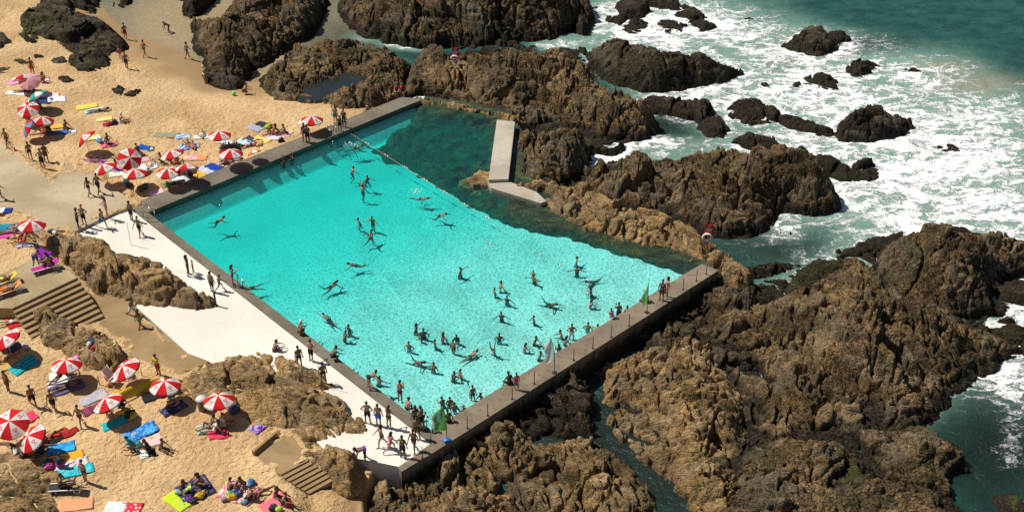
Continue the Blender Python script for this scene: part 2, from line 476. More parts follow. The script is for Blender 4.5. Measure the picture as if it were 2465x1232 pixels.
tag(slab('landing', LANDP, -2, .1, M_RAMP), 'small sand covered concrete landing above the lower steps', kind='structure')
stairs((674, 1143), (742, 1107), (812, 1150), .1, -.5, 6, M_RAMP, 'short flight of narrow sandy concrete steps near the bottom rocks')
m = MB(); a, b = P(613, 1099, 0), P(668, 1053, 0); d = (b-a).normalized(); nn = Vector((-d.y, d.x, 0))
m.prism([(v.x, v.y) for v in (a, b, b+nn*.18, a+nn*.18)], -.6, .42)
tag(m.build('retaining_wall', M_RAMP, bevel=.02), 'low dark edged concrete kerb wall half buried in sand', 'wall')
# ================================================================= pool bed
xs = np.arange(-32, 20, .16); ys = np.arange(55, 108, .16)
X, Y = np.meshgrid(xs, ys); dep = pool_depth(X, Y)
sp_ = polysd(X, Y, POOL); spa = polysd(X, Y, PAINT)
me, _ = gridmesh('pool_floor', X, Y, POOLW - dep + 0*X, keep=(spa > -1.5) & (sp_ > -.45))
bm = bmesh.new(); bm.from_mesh(me)
inn = [P(*q) for q in (WALL_L, WALL_B, (1615, 676))]
ctr = sum((v for v in inn), Vector())/4
for a, b in zip(inn[:-1], inn[1:]):
    n_ = Vector((-(b-a).y, (b-a).x, 0)).normalized()
    if n_.dot(ctr-a) < 0: n_ = -n_
    o_ = n_*.07
    bm.faces.new([bm.verts.new((v.x+o_.x, v.y+o_.y, zz_)) for v, zz_ in ((a, -2.6), (b, -2.6), (b, POOLW+.04), (a, POOLW+.04))])
bm.to_mesh(me); bm.free()
t = NT('painted_floor'); p = t.pos
n1 = t.noise(p, .3, 4); c = t.mix(t.ramp(n1, .35, .7), (.80, .82, .79), (.88, .90, .87))
M_FLOOR = t.fin(c, .7)
tag(link('pool_floor', me, M_FLOOR), 'white painted floor of the pool', kind='structure')
bedn = .35*ridged(X/3.2+.4*noise(X/2, Y/2, 3), Y/1.5, 4, 21) + .22*fbm(X/1.1, Y/.7, 3, 5)
edge = spa + .35*fbm(X/1.6, Y/1.6, 3, 9)
zb = POOLW - dep - .35 + np.clip(-edge*1.1, -.4, 1.0)*.55 + np.where(edge < 0, bedn*sstep(0, 1.2, -edge), 0)
zb = zb + 1.0*sstep(3.2, 0, sp_)*sstep(0, 2, -edge)
zb = np.minimum(zb, POOLW-.06)
me, _ = gridmesh('rock_bed', X, Y, zb, keep=(sp_ > -.6))
t = NT('weedy_bed'); p = t.pos
q = t.mapping(p, (1, 2.2, 1), (0, 0, .45))
n1 = t.noise(q, .55, 5, .65, .8); n2 = t.noise(q, 2.0, 4, .7, .6)
c = t.mix(t.ramp(n1, .40, .62), srgb(32, 46, 32), srgb(72, 80, 44))
c = t.mix(t.math('MULTIPLY', t.ramp(n2, .56, .72), .4), c, srgb(112, 110, 60))
c = t.mix(t.ramp(n2, .47, .38), c, srgb(20, 28, 20))
M_BED = t.fin(c, .9, t.bump(n2, .8, .12))
tag(link('rock_bed', me, M_BED), 'dark weed covered rock under the pool water', kind='structure')
# ----------------------------------------------------------------- pool water: thin rippled surface over an absorbing body
t = NT('pool_water'); p = t.pos
t.n.remove(t.bsdf)
dnv = t.node('ShaderNodeVectorMath', operation='DOT_PRODUCT'); t.set(dnv.inputs[0], p); dnv.inputs[1].default_value = (axU.x, axU.y, 0)
dnm = t.math('SUBTRACT', dnv.outputs['Value'], pL.x*axU.x+pL.y*axU.y)
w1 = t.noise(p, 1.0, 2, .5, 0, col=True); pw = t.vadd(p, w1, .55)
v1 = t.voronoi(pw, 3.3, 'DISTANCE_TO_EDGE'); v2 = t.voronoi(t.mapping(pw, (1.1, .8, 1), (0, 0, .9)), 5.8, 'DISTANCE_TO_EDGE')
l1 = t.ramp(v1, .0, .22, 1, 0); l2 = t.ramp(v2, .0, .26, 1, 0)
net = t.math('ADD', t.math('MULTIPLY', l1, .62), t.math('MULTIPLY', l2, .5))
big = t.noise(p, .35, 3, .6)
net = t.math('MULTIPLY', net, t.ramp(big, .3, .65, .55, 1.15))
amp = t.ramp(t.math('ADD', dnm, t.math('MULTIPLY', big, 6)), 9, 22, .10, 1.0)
lit = t.math('ADD', t.math('MULTIPLY', t.math('SUBTRACT', net, .5), t.math('MULTIPLY', amp, .60)), .93, clamp=True)  # caustic net of sunlight painted into the surface's transparent colour, fainter where deep
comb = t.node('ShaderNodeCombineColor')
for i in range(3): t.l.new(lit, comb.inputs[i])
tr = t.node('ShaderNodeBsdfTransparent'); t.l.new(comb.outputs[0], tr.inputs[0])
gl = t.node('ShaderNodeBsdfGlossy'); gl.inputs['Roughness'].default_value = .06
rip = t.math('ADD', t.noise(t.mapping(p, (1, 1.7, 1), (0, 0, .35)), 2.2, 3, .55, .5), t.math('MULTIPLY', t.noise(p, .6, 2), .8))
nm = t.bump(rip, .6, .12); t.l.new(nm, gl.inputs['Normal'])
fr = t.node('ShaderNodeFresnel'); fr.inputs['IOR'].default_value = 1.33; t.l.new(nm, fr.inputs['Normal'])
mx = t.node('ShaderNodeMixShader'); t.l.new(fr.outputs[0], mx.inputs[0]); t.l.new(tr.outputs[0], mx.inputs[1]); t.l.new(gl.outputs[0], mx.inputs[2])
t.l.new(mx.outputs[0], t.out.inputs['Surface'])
ab = t.node('ShaderNodeVolumeAbsorption'); ab.inputs['Color'].default_value = (0.0, .950, .940, 1); ab.inputs['Density'].default_value = 1.12
sc_ = t.node('ShaderNodeVolumeScatter'); sc_.inputs['Color'].default_value = (.35, .95, 1.0, 1); sc_.inputs['Density'].default_value = .10
av = t.node('ShaderNodeAddShader'); t.l.new(ab.outputs[0], av.inputs[0]); t.l.new(sc_.outputs[0], av.inputs[1])
t.l.new(av.outputs[0], t.out.inputs['Volume'])
M_POOLW = t.mat
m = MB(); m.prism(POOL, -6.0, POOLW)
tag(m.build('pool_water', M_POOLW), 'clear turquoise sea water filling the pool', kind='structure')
# ================================================================= sea
SEAPOLY = [W(q, SEA) for q in (
 [(1477, 20), (1560, 28), (1546, 43), (1500, 46)], [(1493, 66), (1572, 60), (1650, 60), (1600, 89), (1510, 84)], [(1543, 9), (1600, 0), (1692, 39), (1620, 24)], [(1626, 39), (1712, 48), (1690, 76)],
 [(1876, 113), (1945, 87), (2047, 95), (2004, 121), (1935, 138)], [(2038, 166), (2096, 149), (2124, 162), (2060, 188)], [(2158, 166), (2226, 172), (2180, 182)], [(1886, 206), (1980, 184), (2014, 223), (1900, 217)],
 [(1736, 263), (1820, 244), (1882, 291), (1750, 292)], [(1848, 268), (1960, 308), (2014, 326), (1900, 312)], [(2008, 322), (2080, 285), (2187, 308), (2120, 340)], [(1543, 259), (1660, 249), (1727, 286), (1762, 320), (1740, 337), (1690, 304), (1560, 274)],
 [(1762, 347), (1862, 339), (1878, 361)], [(1936, 401), (2123, 415), (2040, 447)], [(1390, 120), (1600, 130), (1780, 177), (1565, 225), (1410, 150)], [(2238, 352), (2334, 361), (2280, 373)], [(1330, 432), (1530, 338), (1765, 346), (1905, 411), (2010, 490), (1868, 532), (1640, 538)],
 [(2112, 566), (2310, 497), (2414, 514), (2580, 560), (2580, 700), (2280, 722)], [(1690, 802), (2060, 570), (2300, 680), (2448, 852), (2180, 1034), (1780, 960)])]
def to_px(x, y, z):
    zc = y*_cp + (CAMH-z)*_sp
    yc = -(CAMH-z)*_cp + y*_sp
    return CX + FPX*x/zc, CY - FPX*yc/zc
xs = axis(-40, 66, .4, -700, 900); ys = axis(46, 138, .4, -200, 1500)
X, Y = np.meshgrid(xs, ys)
px, py = to_px(X, np.maximum(Y, 30), SEA)
FO = .13 + 0*X
for (bx, by, rx, ry, am) in [(1900, 120, 330, 120, .42), (2150, 340, 280, 110, .5), (2270, 430, 260, 70, .55), (1450, 55, 110, 55, .5), (1640, 60, 150, 60, .5),
        (1640, 240, 130, 28, .45), (1465, 385, 55, 40, 1.3), (1540, 345, 70, 22, .6), (1890, 565, 45, 22, .75), (2080, 505, 160, 45, .4), (2450, 760, 60, 40, .6), (2450, 930, 55, 110, .55), (2430, 1090, 40, 60, .3),
        (2330, 210, 220, 110, .25), (870, 80, 60, 26, .25), (995, 110, 50, 14, .7), (1330, 110, 60, 14, .6), (1780, 230, 120, 30, .3), (2000, 250, 160, 60, .3), (2440, 500, 90, 40, .4), (1900, 400, 120, 40, .35), (2330, 60, 190, 60, .12), (2400, 330, 130, 120, .3), (2445, 655, 60, 40, .5), (1820, 600, 90, 30, .25), (980, 112, 70, 14, .6), (870, 95, 50, 14, .4), (2200, 560, 120, 30, .3),
        (2230, 60, 250, 60, -.3), (2440, 130, 90, 90, -.25), (2050, 20, 150, 40, -.2), (1850, 600, 120, 40, -.1), (1580, 300, 60, 30, -.15), (1620, 1150, 400, 200, -1.2), (450, 60, 330, 160, -.5), (1000, 500, 420, 260, -1)]:
    FO = FO + am*np.exp(-((px-bx)/rx)**2-((py-by)/ry)**2)
TAN = sum(am*np.exp(-((px-bx)/rx)**2-((py-by)/ry)**2) for (bx, by, rx, ry, am) in [(2350, 205, 110, 26, .7), (2270, 165, 90, 18, .5), (480, 60, 260, 110, 1.6), (750, 40, 140, 60, .5), (640, 165, 90, 40, 1.5), (1900, 150, 60, 20, .4)])
DRK = sum(am*np.exp(-((px-bx)/rx)**2-((py-by)/ry)**2) for (bx, by, rx, ry, am) in [(1600, 1130, 330, 170, 1.3), (1380, 1000, 140, 90, 1), (2400, 1090, 230, 220, 1.1), (1850, 600, 160, 60, .9), (1600, 300, 120, 60, .8), (2050, 105, 120, 25, .9), (2280, 352, 70, 16, .6), (800, 90, 80, 60, .4)])  # dark murky water; the blob below the sea wall paints in deep shade
near = np.exp(-((Y-95)/45.)**2-((X-10)/60.)**2)
FO = np.where((np.abs(X) > 75) | (Y > 150), .15, FO)
RD = np.full(X.shape, 30.0)
for pl in SEAPOLY: RD = np.minimum(RD, np.maximum(0, -polysd(X, Y, pl)))
FO = FO + .46*np.exp(-RD/1.6)*np.clip((px-1250)/300, 0, 1)*np.clip((1150-py)/120, 0, 1)
FO = np.where(FO > 0, .82*np.tanh(FO/.82), FO)
FLAT = np.clip(sum(np.exp(-((px-bx)/rx)**2-((py-by)/ry)**2) for (bx, by, rx, ry) in [(450, 60, 300, 130), (640, 170, 120, 60), (1600, 1150, 300, 160)]), 0, 1)
ZW = SEA + (1-FLAT)*(.16*fbm(X/5.0+.3*Y/5, Y/2.6, 3, 31) + .07*ridged(X/1.6, Y/1.2, 2, 33)) + .05*np.clip(FO, 0, 1)
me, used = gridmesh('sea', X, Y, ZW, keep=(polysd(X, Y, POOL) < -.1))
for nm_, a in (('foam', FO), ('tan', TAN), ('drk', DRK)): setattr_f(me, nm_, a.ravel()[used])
t = NT('sea_water'); p = t.pos
F, T, D = t.attr('foam'), t.attr('tan'), t.attr('drk')
st = t.mapping(p, (1, 1.7, 1), (0, 0, -.35))
wv = t.vadd(st, t.noise(st, .30, 3, .55, 0, col=True), 3.4)
wv = t.vadd(wv, t.noise(wv, 1.3, 3, .55, 0, col=True), .9)
la = t.noise(wv, .42, 6, .62); lb = t.noise(wv, 1.5, 5, .6)
ra = t.math('SUBTRACT', 1.0, t.math('MULTIPLY', t.math('ABSOLUTE', t.math('SUBTRACT', la, .5)), 5.0))
rb = t.math('SUBTRACT', 1.0, t.math('MULTIPLY', t.math('ABSOLUTE', t.math('SUBTRACT', lb, .5)), 5.5))
lace = t.math('MAXIMUM', t.math('MULTIPLY', rb, .88), ra)
pat = t.noise(t.mapping(p, (1, 1.6, 1), (0, 0, -.3)), .22, 5, .65, 1.2)
fine = t.noise(p, 5.0, 4, .7)
fv = t.math('ADD', t.math('MULTIPLY', lace, .62), t.math('MULTIPLY', pat, .62))
fv = t.math('ADD', fv, t.math('MULTIPLY', t.math('SUBTRACT', fine, .5), .35))
fv = t.math('ADD', fv, t.math('MULTIPLY', F, .78))
foam = t.ramp(fv, 1.11, 1.35)
c = t.mix(t.ramp(la, .4, .6), srgb(28, 70, 66), srgb(40, 86, 79))
c = t.mix(t.math('MULTIPLY', t.ramp(F, .12, .6), .72), c, srgb(142, 180, 164))
c = t.mix(t.math('MULTIPLY', T, .8, clamp=True), c, srgb(156, 136, 104))
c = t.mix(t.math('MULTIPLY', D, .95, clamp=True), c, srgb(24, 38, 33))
c = t.mix(foam, c, (.82, .84, .84))
rg = t.ramp(foam, 0, 1, .34, .85)
hh = t.math('ADD', t.noise(st, 1.1, 4, .6, .5), t.math('MULTIPLY', foam, .5))
hh = t.math('ADD', hh, t.math('MULTIPLY', fine, .25))
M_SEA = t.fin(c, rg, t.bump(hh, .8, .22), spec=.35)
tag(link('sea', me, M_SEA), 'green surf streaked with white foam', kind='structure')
# ================================================================= rocks
def rock_material():
    t = NT('coastal_rock'); p = t.pos
    oc = t.sepc(t.objcol())
    dark, och, alg = oc[0], oc[1], oc[2]
    n1 = t.noise(p, .30, 5, .6, .6); n2 = t.noise(p, 1.6, 5, .65, .4); n3 = t.noise(p, 6.5, 4, .65)
    q = t.mapping(p, (.55, 2.6, 1.2), (0, 0, .5)); n4 = t.noise(q, 1.7, 4, .6, .5)
    c = t.mix(t.ramp(n2, .36, .64), srgb(134, 109, 75), srgb(190, 158, 113))
    c = t.mix(t.math('MULTIPLY', t.ramp(n4, .48, .66), .55), c, srgb(92, 74, 50))
    c = t.mix(t.math('MULTIPLY', och, t.ramp(n1, .42, .62)), c, srgb(192, 152, 96))
    c = t.mix(t.math('MULTIPLY', t.ramp(n3, .55, .72), .5), c, srgb(74, 60, 42))
    brown = t.mix(t.ramp(n3, .40, .62), srgb(44, 35, 24), srgb(143, 115, 77))
    dm = t.math('ADD', t.math('MULTIPLY', dark, 1.55), t.math('SUBTRACT', t.math('MULTIPLY', n1, 1.7), .91))
    dm = t.math('ADD', dm, t.math('MULTIPLY', t.math('SUBTRACT', n2, .5), 1.7))
    dm = t.math('ADD', dm, t.math('MULTIPLY', t.math('SUBTRACT', n3, .5), .8))
    c = t.mix(t.ramp(dm, .15, .5), c, brown)
    black = t.mix(t.ramp(n3, .4, .7), srgb(26, 22, 18), srgb(66, 53, 36))
    c = t.mix(t.math('MULTIPLY', t.ramp(dm, .62, 1.0), .9), c, black)
    vb = t.voronoi(t.vadd(t.mapping(p, (.42, .95, .6), (0, 0, .47)), t.noise(p, .9, 2, .5, 0, col=True), .5), 1.0, 'F1', 1.0, 1)
    vs_ = t.sepc(vb); k_ = t.ramp(vs_[0], 0, 1, .5, 1.2, False)
    gm_ = t.node('ShaderNodeVectorMath', operation='SCALE'); t.set(gm_.inputs[0], c); t.l.new(k_, gm_.inputs['Scale'])
    c = t.mix(t.math('MULTIPLY', t.ramp(vs_[1], .5, 1.0, 0, .35, False), 1.0), gm_.outputs[0], srgb(132, 122, 104))
    # tide zone: weed and mussels up to the spray line
    z = t.sep(p)[2]
    zz = t.math('ADD', z, t.math('MULTIPLY', t.math('SUBTRACT', n2, .5), 1.5))
    wet = t.math('MULTIPLY', t.ramp(zz, -1.55, -.75, 1, 0), t.node('ShaderNodeObjectInfo').outputs['Alpha'])
    c = t.mix(wet, c, black)
    gm = t.math('MULTIPLY', alg, t.ramp(t.math('ADD', n1, t.math('MULTIPLY', n2, .5)), .76, .92))
    c = t.mix(t.math('MULTIPLY', gm, .75), c, srgb(86, 94, 36))
    f5 = t.voronoi(t.vadd(q, n2 if False else t.noise(p, 1.2, 2, .5, 0, col=True), .8), 1.5, 'DISTANCE_TO_EDGE')
    crack = t.ramp(f5, 0, .09, 0, 1)
    h = t.math('ADD', t.math('MULTIPLY', n3, .55), t.math('MULTIPLY', t.noise(p, 17, 3, .6), .22))
    h = t.math('ADD', h, t.math('MULTIPLY', n4, .5))
    h = t.math('ADD', h, t.math('MULTIPLY', crack, .22))
    return t.fin(c, .82, t.bump(h, 1.0, .22), spec=.25)
M_ROCK = rock_material()
def rock(label, pts, H, zb=-2.0, w=2.0, dark=.3, och=.4, alg=.15, S=1.0, B=1.0, F=1.0, T=.9, R=1.0, wet=None, th=-27, lumps=(), r=.07, grow=.3, name='rock_outcrop', cat='rock', group='rock outcrops along the shore', seed=0, kind=None):
    poly = W(pts, zb)
    xs_ = [a for a, b in poly]; ys_ = [b for a, b in poly]
    m_ = 1.2
    X, Y = np.meshgrid(np.arange(min(xs_)-m_, max(xs_)+m_, r), np.arange(min(ys_)-m_, max(ys_)+m_, r))
    sdv = polysd(X, Y, poly)
    grow = grow - math.log(max(.15, 1-.6/(H-zb+.6)))*w/1.6 - .15
    sd0 = sdv + grow + .35*min(w, 1.6)*noise(X/5.5, Y/5.5, 41+seed)
    sdv = sd0 + .16*min(w, 1.5)*fbm(X/1.4, Y/1.4, 3, 40+seed) + .08*noise(X/.35, Y/.35, 44)
    sdv = np.where(sd0 < .8, sdv, sd0 + .05*fbm(X/1.4, Y/1.4, 3, 40+seed))
    sc = min(1.0, (H-zb+.6)/2.4)          # detail grows with the size of the rock
    pr = np.clip(sdv/w, 0, None)
    prof = 1-np.exp(-1.6*pr)
    top = H + .42*sc*fbm(X/6.5, Y/5.0, 3, 50+seed)
    for (lx, ly, lr, lh) in lumps:
        c = P(lx, ly, H)
        top = top + lh*np.exp(-((X-c.x)**2+(Y-c.y)**2)/(lr*lr))
    a = math.radians(th)
    u = X*math.cos(a)+Y*math.sin(a); v = -X*math.sin(a)+Y*math.cos(a)
    v = v + .9*fbm(X/5.0, Y/5.0, 3, 60+seed) ; u = u + .9*fbm(X/4.0, Y/4.0, 3, 66+seed)
    def saw(L, ph, s):
        q = v/L + .45*noise(u/(3.5*L), v/(1.6*L), 70+s) + ph
        f = q-np.floor(q)
        return (1-f)*sstep(0, .13, f)
    g1 = .5+.8*sstep(-.3, .5, noise(u/5, v/3, 73+seed))
    det = 1.25*S*(.50*(saw(2.9, .0, 1)-.5)*g1 + .24*(saw(1.1, .3, 2)-.5)*(.5+.9*sstep(-.2, .5, noise(u/2.4, v/1.6, 75))) + .11*(saw(.46, .7, 4)-.5))
    def blk(lu, lv, k, sd_, gw=.06):
        h, gap = facets(u/lu+.22*noise(X/(.5*lu), Y/(.5*lu), 80+k), v/lv+.22*noise(X/(.5*lu), Y/(.5*lu), 81+k), sd_)
        return h*lv, np.exp(-(gap/gw)**1.5)*lv
    h, g = blk(7.5, 4.2, 9, 14+seed, .03); det = det + min(B, 1.2)*(.30*h - .16*g)
    h, g = blk(3.4, 1.7, 0, 3+seed, .045); det = det + B*(.44*h - .34*g)
    h, g = blk(1.25, .62, 3, 5+seed); det = det + B*(.26*h - .34*g)
    h, g = blk(.5, .30, 6, 8+seed); det = det + (.5*B+.5*F)*(.12*h - .20*g)
    det = det + F*(.07*ridged(X/1.5, Y/1.1, 3, 90+seed) + .02*fbm(X/.3, Y/.25, 2, 95))
    det = det + 0.07*R*(ridged(u/2.0, v/.42, 3, 130+seed)-.25)*(.5+.7*sstep(-.4, .4, noise(X/4, Y/4, 131))) + .03*R*ridged(u/.75, v/.17, 2, 133)
    # long joints
    jt = np.abs(noise(u/7.0+3, v/3.2, 99+seed)); det = det - .55*S*np.exp(-jt/.035)*sc
    jt = np.abs(noise(u/3.0+5, v/1.5, 101+seed)); det = det - .34*B*np.exp(-jt/.045)*sc
    jt = np.abs(noise(v/1.9+2, u/2.4, 103+seed)); det = det - .26*B*np.exp(-jt/.05)*sc
    jt = np.abs(noise(v/6.0+9, u/4.0, 98+seed)); det = det - .45*B*np.exp(-jt/.03)*sc
    Z = (zb-.6) + (top-zb+.6)*prof + det*sc*np.clip(prof*1.5, 0, 1)
    for st, am in ((.62, .62*T), (.23, .5*T)):      # bedding planes: tilted terraces with sharp risers
        q = (Z + .10*u - .05*v + .22*noise(X/3.0, Y/3.0, 55+seed) + .10*noise(X/.8, Y/.8, 56))/st
        f = q-np.floor(q); k_ = np.clip(.65+.7*noise(X/2.5, Y/2.5, 57+seed), 0, 1)
        Z = Z + am*k_*st*(sstep(.62, .95, f)-f)
    Z = np.where(sdv < 0, zb-.6+np.maximum(sdv, -1.5)*1.8, Z)
    me, used = gridmesh(name, X, Y, Z, keep=sdv > -.45)
    o = link(name, me, M_ROCK)
    o.color = (dark, och, alg, min(1, dark*4) if wet is None else wet)
    tag(o, label, cat, group, kind)
    ROCKS.append((X[0, 0], Y[0, 0], r, Z, sdv > -.3))
    return o
ROCKS = []
def surf_z(x, y, base=None):
    """height of the highest rock (or base) at a spot"""
    best = base if base is not None else -9.0
    for (x0, y0, r, Z, K) in ROCKS:
        i, j = int(round((y-y0)/r)), int(round((x-x0)/r))
        if 0 <= i < Z.shape[0] and 0 <= j < Z.shape[1] and K[i, j]: best = max(best, Z[i, j])
    return best
def on_rock(px, py, z0=0.5):
    z = z0
    for _ in range(10):
        q = P(px, py, z); z = .5*z+.5*surf_z(q.x, q.y, -3.0)
    return P(px, py, z)
BK = dict
rock('broad brown weed topped mound between the beach and the surf inlet', [(455, 100), (468, 62), (520, 15, .8), (560, -70, 1.5), (780, -70, 1.5), (782, 25), (768, 78), (705, 118), (645, 152), (606, 172), (590, 192), (540, 195), (505, 190), (488, 150), (465, 122)], 2.0, -1.9, 3.4, dark=.42, och=.5, S=.7, seed=1)
rock('dark weedy rock at the foot of the brown mound beside the sand', [(484, 165), (545, 188), (600, 208), (575, 226), (530, 222), (498, 198)], -.6, -1.6, .9, dark=.85, S=.4, seed=2)
rock('black wet rock at the top edge in the beach shallows beside the mound', [(418, -60), (540, -60), (522, 5), (492, 36), (458, 46), (438, 28)], .3, -2, 1.6, dark=.9, seed=3)
rock('tall dark ledge with black shaded cliff at the top of the photo', [(822, -70, 2), (812, 22), (826, 56), (872, 90), (935, 110), (1015, 118), (1105, 112), (1205, 106), (1322, 97), (1398, 72), (1415, 40), (1450, -70, 2)], 3.2, -2, 2.8, dark=.50, och=.5, S=1.6, seed=4)
rock('narrow black pillar rock where the tall ledge meets white water', [(1378, 30), (1415, 20), (1425, 62), (1402, 88), (1380, 80)], .6, -2, .9, dark=.9, seed=5)
rock('rough brown rock ring enclosing the still dark tide pool', [(637, 195), (650, 150, -.4), (692, 118, 0), (762, 96, .2), (862, 83, .2), (932, 98, .3), (968, 122, .1), (978, 150), (965, 190), (988, 236), (940, 250), (872, 281), (792, 277), (700, 259), (660, 247), (640, 218)], .75, -1.2, 1.7, dark=.38, och=.45, alg=.4, S=1.1, lumps=[(755, 192, 1.9, -1.7), (835, 165, 2.0, -1.7), (795, 180, 2.0, -1.2), (680, 240, 1.5, .3), (900, 180, 2, .3)], seed=6)
rock('long layered brown rock spine behind the pool carrying the farther lifebuoy', [(962, 192, .3), (975, 150, .6), (1000, 108, .9), (1060, 97, 1.2), (1122, 74, 2.2), (1165, 95, 1.6), (1190, 88, 1.8), (1250, 92, 1.5), (1310, 98, 1.2), (1372, 112, .6), (1440, 148, 0), (1455, 200, -.2), (1495, 240, -.5), (1552, 272, -1), (1586, 303), (1535, 328), (1450, 322), (1380, 304), (1300, 296), (1240, 290), (1150, 264), (1080, 240), (1015, 226), (985, 230), (966, 216)], 1.6, -1.5, 2.6, dark=.36, och=.6, S=1.8, lumps=[(1135, 100, 1.0, 1.3), (1210, 105, 1.8, .7), (1180, 225, 3.0, .5), (1500, 290, 4, -.9), (1400, 200, 3.5, -.2)], seed=7)
rock('smooth tan rounded ledge at the head of the dark pool water', [(978, 246), (1000, 224, .2), (1090, 236, .2), (1150, 252, .2), (1232, 270, .2), (1262, 292), (1236, 300), (1192, 286), (1110, 270), (1010, 262)], .35, -.6, .8, dark=.10, och=.7, alg=.3, S=.7, B=.9, seed=8)
rock('dark broken rock beside the pale concrete block wall', [(1240, 296, .3), (1300, 288, .5), (1400, 302, .4), (1480, 322, 0), (1506, 337), (1466, 353), (1424, 352), (1396, 374), (1388, 412), (1332, 448), (1290, 455), (1240, 436), (1244, 380)], .45, -1.3, 1.4, dark=.42, S=.8, B=1.3, seed=9)
rock('big rounded black brown rock lying in the white surf', [(1390, 120), (1408, 92, -.3), (1470, 90, 0), (1530, 99, 0), (1600, 120, -.1), (1690, 121, -.3), (1745, 149, -.8), (1780, 177), (1742, 199), (1640, 219), (1565, 225), (1490, 209), (1445, 191), (1408, 150)], 1.15, -2, 2.2, dark=.72, och=.3, S=.25, B=.7, F=1.3, T=.3, seed=10)
rock('golden tan rock shelf sloping into the right side of the pool', [(1232, 448, -.1), (1300, 426, .3), (1400, 430, .4), (1480, 476, .4), (1560, 500, .4), (1640, 520, .4), (1692, 560, .2), (1724, 592, -.2), (1690, 626), (1650, 614), (1560, 599), (1480, 575), (1440, 562), (1395, 547), (1350, 522), (1325, 500), (1300, 474)], .75, -.55, 1.3, dark=.17, och=.5, alg=.3, wet=.25, S=1.1, B=1.3, seed=11)
rock('huge brown domed rock between the golden shelf and the surf', [(1330, 432, .5), (1392, 424, .4), (1428, 408), (1444, 414), (1475, 385, .3), (1500, 358, .5), (1530, 338, 1.0), (1600, 344, 1.1), (1680, 330, 1.1), (1765, 346, .4), (1830, 373, -.3), (1905, 411, -.8), (1965, 440, -1.4), (2010, 490), (1962, 505), (1882, 510), (1868, 532), (1800, 555), (1718, 566), (1640, 538), (1560, 514), (1480, 494), (1400, 455)], 1.75, -1.6, 3.0, dark=.41, och=.45, S=1.2, B=1.2, lumps=[(1690, 440, 3.5, .7), (1500, 420, 3, .4)], seed=12)
rock('low tan rock island just breaking the water left of the wedge slab', [(1112, 440), (1150, 424), (1185, 428), (1196, 444), (1190, 458), (1140, 460)], -.06, -.7, .6, dark=.02, och=.9, alg=.4, S=.4, B=.7, seed=13)
rock('orange brown rock at the end of the sea wall under the nearer lifebuoy', [(1646, 658), (1666, 616, .0), (1700, 590, .3), (1745, 592, .3), (1800, 630, -.3), (1815, 685), (1772, 722), (1738, 692), (1730, 655), (1690, 642)], .55, -1.3, 1.1, dark=.18, och=.8, seed=14)
rock('small brown rock awash in the channel past the sea wall end', [(1776, 628), (1830, 599, -1.2), (1880, 610, -1.2), (1924, 641), (1862, 667), (1800, 670)], -.7, -2, 1.0, dark=.5, seed=15)
rock('golden cracked rock face rising beside the shaded sea wall', [(1430, 872, -1.3), (1500, 850, -1.2), (1570, 824, -1), (1640, 798, -.8), (1720, 786, -.1), (1792, 806, .4), (1806, 900, .3), (1796, 1000, .2), (1808, 1100, -.2), (1796, 1200, -.8), (1760, 1310), (1690, 1250), (1620, 1190), (1540, 1118), (1470, 1050), (1436, 1000), (1438, 940)], .8, -2.3, 3.2, dark=.20, och=.75, alg=.3, wet=.12, S=.7, B=1.25, th=-15, lumps=[(1690, 850, 3, .5)], seed=16)
rock('largest brown fissured headland filling the right of the photo', [(1700, 745, -1), (1760, 722), (1822, 702, -.6), (1872, 682, -.2), (1922, 650, .1), (1990, 598, .5), (2060, 570, .7), (2132, 600, .9), (2200, 640, 1.0), (2300, 680, 1.0), (2382, 742, .4), (2424, 800, -.8), (2448, 852), (2382, 917), (2312, 964), (2252, 1010), (2180, 1034), (2080, 1034, -1), (1950, 1044, -.8), (1832, 1044, -.4), (1780, 960, .2), (1770, 840, .2), (1690, 802, -.9)], 1.85, -2, 4.8, dark=.38, och=.5, S=1.2, B=1.3, th=-40, lumps=[(2010, 640, 4, .5), (2200, 760, 4, .3), (2050, 900, 5, -.5), (1860, 760, 4, -.3)], seed=17)
rock('dark ridge of rock on the far right edge facing the surf', [(2112, 566, -.2), (2150, 534, .5), (2230, 524, 1.1), (2310, 497, 1.8), (2370, 490, 1.8), (2414, 514, 1.3), (2490, 540, .8), (2580, 560), (2580, 700), (2466, 676), (2402, 705), (2382, 765), (2280, 722, .4), (2180, 652, .7), (2110, 604, .4)], 2.1, -2, 3.4, dark=.48, och=.3, S=1.1, B=1.1, seed=18)
rock('dark ochre blotched rock flat at the bottom right corner', [(1770, 1040, -.8), (1880, 1012, -.8), (2000, 1010, -.8), (2100, 1026, -1), (2190, 1042), (2280, 1080), (2316, 1130), (2290, 1168), (2330, 1240), (2380, 1420), (1900, 1420), (1660, 1330), (1740, 1205), (1792, 1100)], -.5, -2.1, 2.2, dark=.46, och=1.0, alg=.5, S=.4, B=.9, F=1.5, seed=19)
rock('low wet rock tongue at the right edge amid thin foam', [(2330, 692), (2400, 672), (2540, 655), (2540, 765), (2442, 746), (2382, 778), (2336, 742)], -1.1, -2, 1.6, dark=.7, seed=20)
rock('sloping dark rock toe under the headland at the right edge', [(2360, 800), (2420, 770), (2540, 790), (2540, 850), (2440, 876), (2392, 850)], -.9, -2, 1.6, dark=.6, seed=21)
rock('dark blocky rubble rock along the foot of the sea wall', [(1470, 868), (1600, 786), (1722, 694), (1792, 676), (1852, 702, -.9), (1862, 762, -.5), (1782, 832, -.3), (1600, 852, -1)], -.85, -2.6, 1.6, dark=.48, och=.3, S=.5, B=1.8, seed=22)
